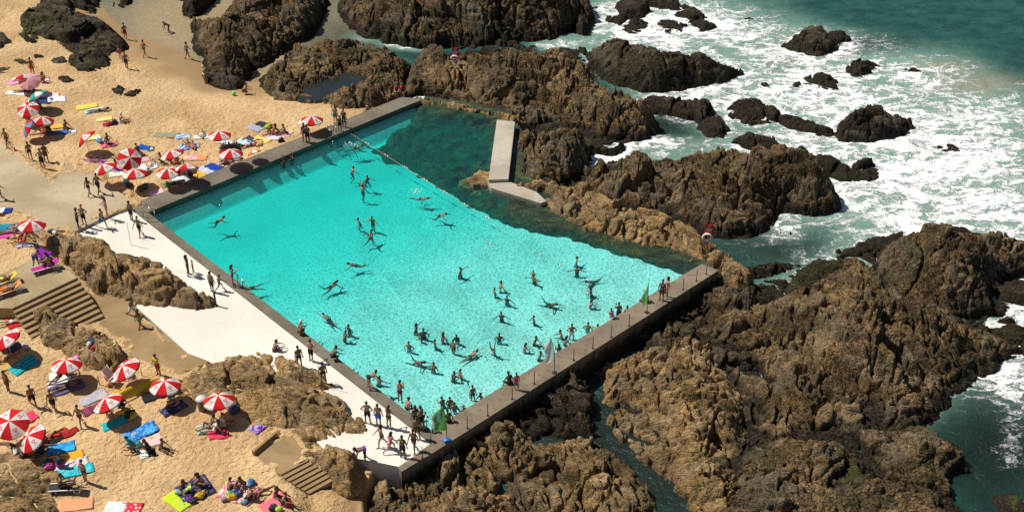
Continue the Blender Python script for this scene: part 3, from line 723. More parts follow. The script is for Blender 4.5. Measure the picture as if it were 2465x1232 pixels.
rock('rugged brown rock mass at the bottom centre below the pool corner', [(884, 1146, -.6), (950, 1118, -.3), (1000, 1108, -.5), (1060, 1080, -1.2), (1160, 1010, -1.5), (1215, 982, -.6), (1256, 988, .0), (1298, 1046, -.9), (1345, 1056, -1.3), (1430, 1044, -1.7), (1500, 1096, -1.9), (1558, 1195), (1600, 1310), (1500, 1420), (880, 1420), (890, 1230)], -.05, -2, 2.4, dark=.24, och=.55, alg=.35, wet=.5, S=.9, B=1.3, lumps=[(1238, 1012, 1.2, 1.5), (1175, 1050, 1.5, .8), (960, 1150, 2, .3), (1420, 1090, 2.2, -.9), (1290, 1190, 1.3, -.8), (1190, 1130, 2, -.5), (925, 1150, 1.8, .5)], th=-50, seed=23)
rock('craggy tan rock between the concrete path, stairs and white deck', [(38, 512, .9), (70, 503, 1.1), (100, 520, 1.1), (130, 548, .9), (185, 566, .8), (270, 583, .7), (330, 600, .7), (386, 628, .5), (447, 685, .2), (436, 727), (400, 738), (310, 722), (252, 718), (204, 692, .3), (166, 650, .8), (134, 610, 1.1), (110, 586, 1.1), (70, 545, 1.1)], 1.3, -.1, 1.25, dark=.03, och=.6, S=1.1, B=.65, th=-38, seed=24)
rock('smooth brown boulder lying on the white deck', [(406, 737), (424, 706, .4), (460, 684, .8), (496, 690, .8), (520, 722), (514, 742), (470, 748)], 1.0, -.1, .7, dark=.02, och=.6, S=.3, B=.6, seed=25, name='boulder')
rock('tan eroded rock slope between the lower sand and the white deck', [(438, 902), (520, 866, .2), (560, 836, .5), (620, 822, 1), (665, 836, .9), (706, 880, .4), (736, 900, .3), (766, 930, .3), (816, 956, .2), (872, 1005), (866, 1028), (816, 1054), (776, 1072), (742, 1096), (700, 1066), (640, 1046), (596, 996), (515, 966), (465, 962), (412, 946)], 1.05, -.02, 2.3, dark=.03, och=.6, S=.8, B=.75, grow=.6, seed=26)
rock('rounded tan rock beside the lower steps at the deck corner', [(748, 1094, .2), (790, 1066, .4), (826, 1080, .2), (856, 1112), (862, 1152), (844, 1178), (804, 1154), (764, 1126)], .42, -.6, .9, dark=.02, och=.7, S=.5, seed=27)
rock('tan rock heap beside the wide stairs with bathers belongings on it', [(66, 764, .6), (100, 728, .9), (160, 735, .8), (202, 776, .4), (252, 802, .2), (292, 832, .1), (322, 858), (300, 902), (220, 892), (150, 852), (92, 852), (70, 800)], 1.1, -.1, 1.2, dark=.0, och=.6, S=.8, lumps=[(112, 742, 1.4, .8), (168, 765, 1.2, .3)], seed=28)
rock('pitted grey brown rock flat at the bottom left corner', [(-90, 1065), (60, 1072), (140, 1112), (160, 1160), (130, 1212), (140, 1320), (-90, 1320)], .32, -.1, 1.6, dark=.1, och=.3, alg=.2, S=.4, B=1.2, F=1.5, seed=29)
rock('sprawling black seaweed covered rock on the upper beach', [(68, 20, -.7), (118, -20, -.5), (160, -4, -.5), (172, 30), (202, 45), (242, 60), (292, 94), (302, 114), (272, 134), (264, 166), (232, 187), (190, 184), (165, 166), (174, 141), (150, 121), (120, 101), (82, 96), (98, 126), (60, 116), (45, 96), (50, 60)], .05, -.95, .9, dark=.8, och=.3, alg=.55, S=.3, B=.9, F=1.6, T=.3, seed=30)
rock('black rock on the top edge beside the sprawling seaweed rock', [(136, -60), (216, -60), (233, 10), (224, 31), (190, 31), (150, 12)], -.2, -1.5, 1.0, dark=.9, seed=31)
rock('small black rock standing in the beach shallows ringed by foam', [(268, -30), (312, -30), (320, 16), (300, 29), (275, 21)], -.7, -2, .8, dark=.95, S=.3, seed=32)
rock('dark green weedy rock on the left edge of the upper beach', [(-50, 94), (20, 89), (42, 110), (40, 128), (58, 136), (0, 137), (-50, 126)], .05, -.9, .9, dark=.8, alg=.9, S=.3, seed=33)
WEED = [((22, 149), (45, 144), (64, 152), (45, 162), (28, 160), 'flat dark weed patch on the sand under the weedy left edge rock'), ((-5, 166), (20, 164), (42, 173), (12, 184), (-8, 178), 'green tinged weed patch behind the pink parasols'),
        ((272, 215), (285, 211), (297, 216), (290, 230), (278, 224), 'compact dark weed clump left of the weed strip on open sand'), ((305, 231), (320, 222), (336, 217), (330, 229), (318, 233), 'thin slanting dark weed strip on open sand'), ((339, 212), (349, 214), (357, 217), (352, 227), (344, 222), 'forked dark weed clump right of the weed strip on open sand'),
        ((142, 186), (160, 184), (173, 196), (158, 201), (148, 194), 'dark weed clump on sand just below the sprawling seaweed rock'), ((82, 130), (98, 126), (102, 138), (86, 140), (80, 136), 'small weed clump beside the pale gap in the seaweed rock'), ((128, 143), (150, 140), (160, 150), (140, 158), (126, 150), 'mottled weed clump left of the seaweed rock tail')]
for i, wd_ in enumerate(WEED):
    pts = list(wd_[:-1]); cpx = sum(a for a, b in pts)/len(pts); cpy = sum(b for a, b in pts)/len(pts)
    g = ground_at(cpx, cpy)
    rock(wd_[-1], pts, g.z+.22, g.z-.02, .4, dark=.95, alg=.7, S=0, B=.5, F=1.2, r=.06, name='seaweed_clump', cat='seaweed', group='seaweed clumps on the upper beach', seed=i)
SEAR = [
 ([(1475, 20), (1500, 9), (1562, 28), (1546, 43), (1500, 46)], -.6, 'wedge shaped black rock in foam nearest the tall ledge'),
 ([(1463, 46), (1502, 48), (1490, 63), (1466, 59)], -1.4, 'small low black rock just below the wedge shaped rock'),
 ([(1493, 66), (1520, 50), (1572, 60), (1556, 83), (1510, 84)], -1.0, 'squat black rock in foam above the big rounded surf rock'),
 ([(1562, 62), (1600, 47), (1652, 60), (1646, 86), (1600, 89)], -1.0, 'broad black rock of the foam cluster, right of the squat one'),
 ([(1543, 9), (1600, 0), (1682, 24), (1692, 39), (1620, 24)], -1.2, 'long thin black rock slanting through foam at the top edge'),
 ([(1626, 39), (1660, 29), (1712, 48), (1692, 56), (1640, 47)], -1.2, 'second slanting black rock, just under the long thin one'),
 ([(1662, 57), (1700, 57), (1717, 65), (1690, 76)], -1.5, 'smallest wet rock at the right end of the foam cluster'),
 ([(1788, 46), (1803, 37), (1820, 48), (1805, 57)], -1.1, 'tiny black rock alone in foam near the top edge'),
 ([(1876, 113), (1920, 101), (1945, 87), (1976, 87), (2007, 105), (2004, 121), (1965, 138), (1935, 131)], -.5, 'humped black rock in the open surf with a tapering left end'),
 ([(1998, 86), (2030, 81), (2047, 95), (2010, 106)], -1.5, 'low wet rock touching the humped surf rock'),
 ([(2038, 166), (2060, 147), (2096, 149), (2124, 162), (2085, 179), (2060, 188)], -.9, 'black rock with a pointed right end, right of centre surf'),
 ([(2158, 166), (2190, 159), (2226, 172), (2232, 185), (2180, 182)], -1.1, 'flat oval black rock farthest right in the upper surf'),
 ([(1886, 206), (1910, 190), (1980, 184), (2006, 205), (2014, 223), (1950, 224), (1900, 217)], -.7, 'flat topped black rock below the humped surf rock'),
 ([(1828, 202), (1850, 203), (1858, 212), (1835, 214)], -1.5, 'tiny wet rock left of the flat topped surf rock'),
 ([(1736, 263), (1770, 244), (1820, 244), (1852, 262), (1882, 291), (1850, 302), (1800, 302), (1750, 292)], -.4, 'domed dark rock at the head of the low rock chain'),
 ([(1848, 268), (1890, 288), (1960, 308), (2014, 326), (1980, 334), (1900, 312), (1860, 293)], -1.2, 'low chain of rock linking two domed surf rocks'),
 ([(2008, 322), (2030, 300), (2080, 285), (2130, 299), (2187, 308), (2172, 326), (2120, 340), (2030, 347)], -.3, 'big peaked dark rock at the right end of the low chain'),
 ([(1543, 259), (1600, 254), (1660, 249), (1707, 262), (1727, 286), (1690, 304), (1610, 297), (1560, 274)], -.6, 'elongated dark rock off the tip of the layered spine'),
 ([(1683, 306), (1730, 289), (1762, 320), (1740, 337), (1700, 330)], -.8, 'triangular dark rock just below the elongated one'),
 ([(1762, 347), (1800, 331), (1862, 339), (1878, 361), (1820, 368)], -1.1, 'low dark rock off the upper edge of the brown dome'),
 ([(1910, 372), (1928, 361), (1947, 373), (1930, 387)], -1.0, 'tiny black rock alone in the thick white foam'),
 ([(1936, 401), (1990, 387), (2052, 408), (2088, 431), (2040, 447), (1970, 427)], -.9, 'slanting dark rock beside the right end of the brown dome'),
 ([(2060, 403), (2095, 397), (2123, 415), (2102, 434), (2070, 427)], -1.1, 'small split rock right of the slanting dark rock'),
 ([(2238, 352), (2290, 346), (2334, 361), (2280, 373)], -1.7, 'wave washed flat rock far out on the right'),
 ([(1774, 142), (1808, 131), (1818, 150), (1785, 162)], -1.6, 'wave washed rock off the right tip of the big rounded surf rock'),
 ([(1894, 558), (1908, 553), (1914, 566), (1900, 570)], -1.6, 'tiny black rock in a foam patch near the channel'),
 ([(2202, 1078), (2255, 1052), (2312, 1090), (2334, 1142), (2270, 1156), (2222, 1116)], -.6, 'green tinged boulder in the sea beside the bottom right flat'),
 ([(2385, 1196), (2440, 1186), (2500, 1230), (2480, 1290), (2400, 1260)], -1.5, 'sunken weedy rock in the bottom right corner'),
]
for i, (pts, H, lab) in enumerate(SEAR):
    rock(lab, pts, H - .22*(H > -1.2), SEA, .9 if len(pts) < 6 else 1.3, dark=.93, och=.2, alg=.1 if i < 26 else .8, S=.35, B=.9, F=1.25, r=.085, name='sea_rock', group='black rocks standing in the surf', seed=i % 17)
SHELF = [
 ('dark wave cut rock shelf filling the gullies of the headland', [(1500, 1000), (1505, 880), (1610, 800), (1730, 690), (1850, 690), (1960, 640), (2080, 590), (2200, 560), (2400, 560), (2520, 620), (2520, 700), (2400, 745), (2400, 850), (2300, 950), (2170, 1030), (2230, 1120), (2290, 1300), (1780, 1330), (1680, 1180), (1560, 1075)], 41),
 ('dark wave cut rock shelf under the layered spine and brown dome', [(1000, 240), (1020, 150), (1200, 110), (1420, 120), (1480, 240), (1580, 305), (1500, 350), (1420, 400), (1430, 412), (1700, 350), (1950, 450), (1950, 495), (1720, 560), (1690, 600), (1400, 520), (1260, 460)], 42),
 ('dark rubble rock shelf at the foot of the sea wall', [(1000, 1110), (1170, 1010), (1400, 865), (1560, 770), (1720, 660), (1790, 690), (1560, 850), (1432, 885), (1438, 1010), (1420, 1060), (1280, 1070), (1100, 1160)], 43)]
for lab, pts, sd_ in SHELF:
    rock(lab, pts, -1.45 if sd_ < 43 else -.95, -2.3, 1.2, dark=.62, och=.2, alg=.3, S=.9, B=1.6, F=1.4, r=.1, name='rock_shelf', seed=sd_)
rock('small rounded rock standing in the still tide pool', [(776, 168), (800, 156), (826, 162), (822, 172), (790, 176)], -.1, -.6, .5, dark=.3, seed=3, r=.07)
# still water in hollows
t = NT('still_water'); p = t.pos
c = t.mix(t.noise(p, .4, 3), (.012, .018, .02), (.03, .035, .03))
M_STILL = t.fin(c, .06, t.bump(t.noise(p, 1.5, 2), .25, .05), spec=.5)
m = MB(); m.prism(W([(690, 220), (700, 175), (755, 135), (835, 112), (915, 140), (905, 195), (820, 240), (725, 245)], -.62), -1.6, -.62)
tag(m.build('tide_pool_water', M_STILL), 'still dark water of a tide pool among rocks', kind='structure')
# ================================================================= people
t = NT('skin'); M_SKIN = t.fin(t.mix(t.noise(t.obj(), 5, 2), t.objcol(), t.objcol()), .55, spec=.35)
t = NT('skin_dark'); M_EYE = t.fin(t.mix(t.noise(t.obj(), 40, 1), (.02, .012, .01), (.05, .02, .015)), .4)
t = NT('hair'); M_HAIR = t.fin(t.mix(t.noise(t.mapping(t.obj(), (1, 1, .2)), 60, 2), t.objcol(), t.mix(.35, t.objcol(), (.02, .015, .01))), .55)
t = NT('cloth'); cn = t.noise(t.obj(), 9, 3)
M_CLOTH = t.fin(t.mix(t.ramp(cn, .45, .75, 0, .3), t.objcol(), (.03, .03, .03)), .8, t.bump(cn, .4, .02))
V = Vector
def capsules(caps, voxel, name, smooth=2):
    """one continuous surface grown round a set of tapering limbs"""
    bm = bmesh.new()
    for c in caps:
        p0, r0, p1, r1 = V(c[0]), c[1], V(c[2]), c[3]
        flat = c[4] if len(c) > 4 else None     # (axis, factor) squashes the section
        d = p1-p0; L = d.length
        z = d.normalized() if L > 1e-6 else V((0, 0, 1))
        a = V((0, 1, 0)) if abs(z.y) < .9 else V((1, 0, 0))
        x = a.cross(z).normalized(); y = z.cross(x)
        N = 12
        rings = []
        for k in range(1, 5):
            th = -PI/2 + k*PI/2/5; rings.append((p0 + z*(math.sin(th)*r0), math.cos(th)*r0))
        rings.append((p0, r0)); rings.append((p1, r1))
        for k in range(1, 5):
            th = k*PI/2/5; rings.append((p1 + z*(math.sin(th)*r1), math.cos(th)*r1))
        vs = []
        for (cc, rr) in rings:
            row = []
            for k in range(N):
                o = x*math.cos(2*PI*k/N)*rr + y*math.sin(2*PI*k/N)*rr
                if flat: o = o - V(flat[0])*o.dot(V(flat[0]))*(1-flat[1])
                row.append(bm.verts.new(cc+o))
            vs.append(row)
        for i in range(len(vs)-1):
            for k in range(N):
                bm.faces.new((vs[i][k], vs[i][(k+1) % N], vs[i+1][(k+1) % N], vs[i+1][k]))
        bm.faces.new(list(reversed(vs[0]))); bm.faces.new(vs[-1])
    me = bpy.data.meshes.new('tmp'); bm.to_mesh(me); bm.free()
    o = bpy.data.objects.new('tmp', me); COL.objects.link(o)
    md = o.modifiers.new('r', 'REMESH'); md.mode = 'VOXEL'; md.voxel_size = voxel; md.use_smooth_shade = True
    sm = o.modifiers.new('s', 'SMOOTH'); sm.factor = .5; sm.iterations = smooth
    dg = bpy.context.evaluated_depsgraph_get()
    out = bpy.data.meshes.new_from_object(o.evaluated_get(dg)); out.name = name
    bpy.data.objects.remove(o); bpy.data.meshes.remove(me)
    out.materials.clear()
    return out
def dirv(pitch, outw, side):
    a, b = math.radians(pitch), math.radians(outw)
    return V((math.sin(a)*math.cos(b), side*math.sin(b), -math.cos(a)*math.cos(b)))
def pose_meshes(name, t=0, hd=0, root=0, LA=(2, 10, 8, 4), RA=(2, 10, 8, 4), LL=(0, 4, -2, 3), RL=(0, 4, -2, 3), fl=0, base='feet', tw=0):
    """joint angles in degrees; returns the meshes of body, hair, clothes with the origin where the figure rests"""
    pel = V((0, 0, .93)); ta = math.radians(t)
    up = V((math.sin(ta), 0, math.cos(ta))); fw = V((math.cos(ta), 0, -math.sin(ta)))
    tq = Matrix.Rotation(math.radians(tw), 3, up); lat = tq @ V((0, 1, 0)); cfw = tq @ fw
    waist = pel+up*.16; chest = pel+up*.36; neck = pel+up*.52
    ha = math.radians(t*.45+hd); hup = V((math.sin(ha), 0, math.cos(ha))); hfw = tq @ V((math.cos(ha), 0, -math.sin(ha)))
    head = neck+hup*.185
    caps = [(pel+V((0, .075, -.02)), .105, pel+V((0, -.075, -.02)), .105, (fw, .88)),
            (pel+V((0, .05, 0)), .11, waist+lat*.05, .098, (fw, .85)), (pel+V((0, -.05, 0)), .11, waist-lat*.05, .098, (fw, .85)),
            (waist+lat*.05, .098, chest+lat*.075, .115, (cfw, .88)), (waist-lat*.05, .098, chest-lat*.075, .115, (cfw, .88)),
            (chest+lat*.07, .108, neck-up*.07+lat*.1, .072, (cfw, .85)), (chest-lat*.07, .108, neck-up*.07-lat*.1, .072, (cfw, .85)),
            (neck-up*.03, .062, head-hup*.03, .052),
            (neck-up*.03, .055, neck-up*.06+lat*.16, .056), (neck-up*.03, .055, neck-up*.06-lat*.16, .056),
            (head+hup*.035-hfw*.012, .088, head+hup*.02+hfw*.012, .082, (lat, .86)), (head-hup*.055+hfw*.03, .052, head-hup*.02+hfw*.03, .066, (lat, .9)),
            (head-hup*.0+hfw*.085, .012, head-hup*.028+hfw*.105, .016),
            (head+lat*.075-hup*.01, .018, head+lat*.08-hup*.03, .012), (head-lat*.075-hup*.01, .018, head-lat*.08-hup*.03, .012)]
    J = dict(pel=pel, waist=waist, chest=chest, neck=neck, head=head, up=up, fw=fw, cfw=cfw, lat=lat, hup=hup, hfw=hfw)
    for s, A, nm in ((1, LA, 'L'), (-1, RA, 'R')):
        sh = neck-up*.065+lat*s*.175
        d1, d2 = tq @ dirv(A[0], A[1], s), tq @ dirv(A[2], A[3], s)
        el = sh+d1*.285; wr = el+d2*.25
        caps += [(sh, .053, el, .038), (el, .037, el+d2*.08, .039), (el+d2*.08, .039, wr, .025)]
        # hand: palm, four fingers, thumb
        side = d2.cross(cfw if abs(d2.dot(cfw)) < .8 else up).normalized()*s
        pn = d2.cross(side).normalized()
        palm = wr+d2*.05
        caps += [(wr, .025, palm+d2*.03, .03, (pn, .5)), (palm+side*.015, .026, palm+d2*.035-side*.012, .026, (pn, .55))]
        for k, (off, ln) in enumerate(((.033, .065), (.011, .078), (-.011, .072), (-.032, .055))):
            b = palm+d2*.04+side*off; m_ = b+d2*ln*.55+side*off*.25; e = m_+(d2*.8+pn*(.35+.12*k)*s).normalized()*ln*.5
            caps += [(b, .0115, m_, .0105), (m_, .0105, e, .009)]
        tb = wr+d2*.025+side*.026
        caps += [(tb, .014, tb+(d2*.6+side*.75).normalized()*.04, .0125), (tb+(d2*.6+side*.75).normalized()*.04, .0125, tb+(d2*.85+side*.6).normalized()*.075, .010)]
        J['sh'+nm], J['el'+nm], J['wr'+nm] = sh, el, wr
    for s, A, nm in ((1, LL, 'L'), (-1, RL, 'R')):
        hip = pel+V((0, s*.085, -.05))
        d1, d2 = dirv(A[0], A[1], s), dirv(A[2], A[3], s)
        kn = hip+d1*.415; an = kn+d2*.41
        back = -(d2.cross(V((0, 1, 0)))).normalized()
        if back.dot(fw) > 0 and abs(d2.z) > .3: back = -back
        caps += [(hip, .092, hip+d1*.2, .076), (hip+d1*.2, .076, kn, .052), (kn, .05, kn+d2*.13+back*.012, .055), (kn+d2*.13+back*.012, .055, an, .034)]
        fd = V((1, 0, 0)) if abs(d2.x) < .75 else V((.25, 0, 1 if d2.x > 0 else -1)).normalized()
        if fl: fd = (d2*.9+V((.3, 0, 0))).normalized()
        caps += [(an-fd*.045-V((0, 0, .0)), .034, an+d2*.035+fd*.09, .033), (an+d2*.035+fd*.09, .033, an+d2*.045+fd*.17+V((0, s*.008, 0)), .022)]
        J['hip'+nm], J['kn'+nm], J['an'+nm], J['th'+nm] = hip, kn, an, d1
    R = Matrix.Rotation(math.radians(root), 3, 'Y')
    rot = lambda c: (R @ (V(c[0])-pel), c[1], R @ (V(c[2])-pel), c[3]) + (((R @ V(c[4][0]), c[4][1]),) if len(c) > 4 else ())
    M = {}
    body = capsules([rot(c) for c in caps], .0105, 'body_'+name)
    body.materials.append(M_SKIN); body.materials.append(M_EYE)
    # eyes, brows and mouth
    Ri = R.transposed(); mi = np.zeros(len(body.polygons), np.int32)
    ctr = np.empty(len(body.polygons)*3, np.float32); body.polygons.foreach_get('center', ctr); ctr = ctr.reshape(-1, 3)
    for q, rr in ((head+hup*.012+hfw*.085+lat*.032, .017), (head+hup*.012+hfw*.085-lat*.032, .017), (head-hup*.055+hfw*.085, .018)):
        q = np.array(R @ (q-pel)); mi[np.linalg.norm(ctr-q, axis=1) < rr] = 1
    body.polygons.foreach_set('material_index', mi)
    M['body'] = body
    def mk(k, cs, vox, mat):
        m_ = capsules([rot(c) for c in cs], vox, k+'_'+name, 2); m_.materials.append(mat); M[k] = m_
    hc = head+hup*.05-hfw*.022
    mk('hair', [(hc, .096, hc-hup*.01-hfw*.012, .096, (lat, .92)), (hc-hfw*.035-hup*.03, .082, hc-hfw*.035-hup*.085, .06, (lat, 1))], .014, M_HAIR)
    mk('longhair', [(hc, .098, hc-hup*.01-hfw*.012, .098, (lat, .94)), (hc-hfw*.045-hup*.03, .09, hc-hfw*.06-hup*.15, .075), (hc-hfw*.06-hup*.15, .075, neck-cfw*.075-up*.12, .05)], .014, M_HAIR)
    mk('hat', [(hc+hup*.012, .104, hc+hup*.02, .104, (lat, .95)), (hc+hfw*.05-hup*.012, .085, hc+hfw*.11-hup*.02, .055, (hup, .22))], .012, M_CLOTH)
    w_ = [(pel+V((0, .07, 0)), .118, pel+V((0, -.07, 0)), .118, (fw, .92)), (pel+up*.05+V((0, .05, 0)), .112, pel+up*.05-V((0, .05, 0)), .112, (fw, .9))]
    sho = list(w_); bri = list(w_)
    for nm in 'LR':
        sho.append((J['hip'+nm], .108, J['hip'+nm]+J['th'+nm]*.24, .097)); bri.append((J['hip'+nm]+V((0, 0, .01)), .1, J['hip'+nm]+J['th'+nm]*.05, .088))
    mk('shorts', sho, .015, M_CLOTH); mk('brief', bri, .015, M_CLOTH)
    tpb = chest+up*.03
    band = [(tpb+lat*.08+cfw*.06, .062, tpb+lat*.06+cfw*.075, .055), (tpb-lat*.08+cfw*.06, .062, tpb-lat*.06+cfw*.075, .055), (tpb+lat*.075, .118, tpb-lat*.075, .118, (up, .2))]
    mk('top', band, .013, M_CLOTH)
    tors = [(waist+lat*.045, .108, chest+lat*.07, .124, (cfw, .92)), (waist-lat*.045, .108, chest-lat*.07, .124, (cfw, .92)), (pel+up*.05+V((0, .05, 0)), .115, waist+lat*.04, .106, (cfw, .92)), (pel+up*.05-V((0, .05, 0)), .115, waist-lat*.04, .106, (cfw, .92))]
    mk('onepiece', bri+tors+band[:2], .015, M_CLOTH)
    tee = tors+[(chest+lat*.07, .117, neck-up*.07+lat*.1, .082, (cfw, .92)), (chest-lat*.07, .117, neck-up*.07-lat*.1, .082, (cfw, .92)), (neck-up*.05, .07, J['shL'], .066), (neck-up*.05, .07, J['shR'], .066)]
    for nm in 'LR': tee.append((J['sh'+nm], .066, J['sh'+nm]+(J['el'+nm]-J['sh'+nm])*.6, .054))
    mk('shirt', tee, .015, M_CLOTH)
    co = np.empty(len(body.vertices)*3, np.float32); body.vertices.foreach_get('co', co); co = co.reshape(-1, 3)
    if base == 'feet': off = -co[:, 2].min()
    elif base == 'seat': off = .125
    elif base == 'waist': off = -.30
    else: off = float(base)
    for m_ in M.values(): m_.transform(Matrix.Translation((0, 0, off)))
    return M
POSES = dict(
 stand=dict(LA=(-4, 12, 10, 6), RA=(5, 12, 14, 6), LL=(3, 4, 0, 3), RL=(-3, 5, -4, 4)),
 hips=dict(LA=(-22, 42, 25, -38), RA=(-22, 42, 25, -38), LL=(2, 7, -2, 4), RL=(-2, 7, -4, 5)),
 onehip=dict(LA=(-22, 42, 25, -38), RA=(4, 12, 12, 6), LL=(4, 6, -2, 3), RL=(-4, 6, -6, 4), t=3),
 walk=dict(t=5, LA=(-24, 10, -6, 4), RA=(26, 10, 45, 2), LL=(26, 3, 6, 2), RL=(-16, 4, -38, 3)),
 stride=dict(t=10, LA=(-34, 14, 10, 6), RA=(38, 14, 70, 0), LL=(40, 3, 8, 2), RL=(-26, 4, -55, 3)),
 fold=dict(t=2, hd=14, LA=(22, 8, 112, -26), RA=(20, 8, 108, -30), LL=(2, 4, -2, 3), RL=(-2, 5, -3, 4)),
 face=dict(t=4, hd=8, LA=(30, 14, 140, -22), RA=(4, 12, 15, 4), LL=(3, 5, -2, 3), RL=(-3, 5, -5, 4)),
 wade=dict(t=14, LA=(32, 62, 40, 48), RA=(14, 66, 40, 62), LL=(16, 8, -6, 5), RL=(-10, 8, -24, 5), base='waist'),
 wadeup=dict(t=10, tw=18, LA=(60, 70, 95, 62), RA=(-10, 50, 18, 44), LL=(18, 8, -4, 5), RL=(-8, 8, -20, 5), base='waist'),
 wadehips=dict(t=8, LA=(-14, 46, 34, -20), RA=(-14, 46, 34, -20), LL=(6, 8, -4, 5), RL=(-4, 8, -10, 5), base='waist'),
 wadefold=dict(t=12, hd=10, LA=(30, 14, 95, -14), RA=(34, 14, 100, -20), LL=(6, 6, -4, 5), RL=(-4, 8, -10, 5), base='waist'),
 wave=dict(t=6, LA=(150, 30, 165, 12), RA=(12, 40, 30, 30), LL=(20, 8, -10, 5), RL=(-10, 8, -30, 5), base='waist'),
 tread=dict(t=24, hd=-10, LA=(40, 62, 62, 40), RA=(36, 64, 60, 44), LL=(40, 20, -40, 12), RL=(16, 20, -60, 14), base=-.44),
 crawl=dict(root=78, hd=-8, LA=(168, 10, 176, 4), RA=(20, 25, 60, 10), LL=(8, 5, -2, 3), RL=(-10, 5, -24, 3), fl=1, base=-.25),
 frog=dict(root=66, hd=-20, LA=(110, 58, 140, 30), RA=(116, 55, 146, 26), LL=(48, 34, -30, 22), RL=(30, 30, -50, 18), fl=1, base=-.2),
 kick=dict(root=70, hd=-14, LA=(130, 40, 150, 20), RA=(120, 48, 120, 50), LL=(-12, 14, -70, 8), RL=(10, 10, -20, 5), fl=1, base=-.26),
 dive=dict(root=165, LA=(160, 16, 170, 8), RA=(160, 16, 170, 8), LL=(8, 6, -10, 4), RL=(-8, 8, -30, 5), fl=1, base=.1),
 sitknees=dict(t=22, hd=6, LA=(58, 14, 78, -20), RA=(54, 14, 80, -22), LL=(128, 6, -28, 3), RL=(120, 8, -22, 4), base='feet'),
 sitback=dict(t=-28, hd=14, LA=(-42, 16, -30, 8), RA=(-40, 16, -28, 8), LL=(96, 8, 82, 4), RL=(126, 6, 14, 4), base='feet'),
 sitlegs=dict(t=14, hd=10, LA=(40, 14, 62, -8), RA=(36, 14, 66, -6), LL=(91, 9, 86, 5), RL=(92, 12, 86, 6), base='feet'),
 sitedge=dict(t=16, hd=8, LA=(26, 16, 40, -6), RA=(-14, 18, 2, 10), LL=(86, 7, 8, 4), RL=(84, 9, 2, 5), base='seat'),
 supine=dict(root=-88, LA=(10, 22, 6, 14), RA=(-4, 30, 40, -30), LL=(2, 7, -2, 4), RL=(50, 5, -42, 4), fl=1, base='feet'),
 supineflat=dict(root=-88, LA=(6, 18, 6, 10), RA=(6, 20, 8, 12), LL=(2, 7, 0, 5), RL=(2, 8, 0, 6), fl=1, base='feet'),
 prone=dict(root=88, LA=(150, 34, 178, -40), RA=(150, 34, 178, -40), LL=(-2, 6, -4, 4), RL=(-2, 7, -3, 5), fl=1, base='feet'),
 elbows=dict(root=72, t=-22, hd=-26, LA=(58, 12, 100, -6), RA=(58, 12, 100, -6), LL=(18, 6, 14, 4), RL=(18, 7, -50, 5), fl=1, base='feet'),
 side=dict(root=-60, t=10, LA=(30, 20, 80, 0), RA=(-30, 14, -10, 6), LL=(36, 4, 24, 3), RL=(60, 6, -10, 4), fl=1, base='feet'),
 bend=dict(t=96, hd=-20, LA=(12, 8, 4, 4), RA=(24, 8, 18, 4), LL=(6, 8, -4, 5), RL=(-4, 9, -12, 6), base='feet'),
 stoop=dict(t=52, hd=10, LA=(14, 12, 30, 4), RA=(20, 12, 40, 0), LL=(18, 8, -14, 5), RL=(6, 9, -20, 6), base='feet'),
 lift=dict(t=60, hd=-10, LA=(-70, 50, -50, 60), RA=(40, 40, 20, 30), LL=(24, 10, -14, 5), RL=(2, 9, -22, 6), base='feet'),
 crouch=dict(t=34, hd=0, LA=(56, 14, 60, -6), RA=(50, 14, 64, -6), LL=(104, 12, -34, 6), RL=(96, 14, -38, 8), base='feet'),
 hang=dict(t=6, LA=(120, 30, 150, 10), RA=(116, 34, 150, 12), LL=(20, 8, -10, 5), RL=(6, 8, -20, 5), base=-.44),
 lean=dict(t=22, LA=(80, 34, 92, -20), RA=(70, 44, 92, 0), LL=(8, 8, -6, 5), RL=(-4, 8, -14, 5), base='waist'),
)
_PM = {}
SKINS = [(.29, .165, .10), (.22, .122, .072), (.36, .215, .135), (.16, .086, .052), (.26, .145, .086), (.44, .28, .19)]
HAIRS = [(.012, .009, .007), (.022, .014, .009), (.035, .02, .012), (.016, .012, .01)]
CC = dict(black=(.012, .012, .014), navy=(.015, .02, .07), blue=(.02, .10, .42), red=(.62, .03, .03), orange=(.75, .22, .04), yellow=(.80, .62, .03), white=(.75, .74, .70), teal=(.02, .28, .28), green=(.04, .25, .08), pink=(.72, .14, .28), magenta=(.55, .03, .22), grey=(.22, .22, .23), purple=(.20, .05, .32), brown=(.10, .05, .03), lime=(.50, .70, .06), dkgreen=(.01, .09, .06), sky=(.22, .50, .62))
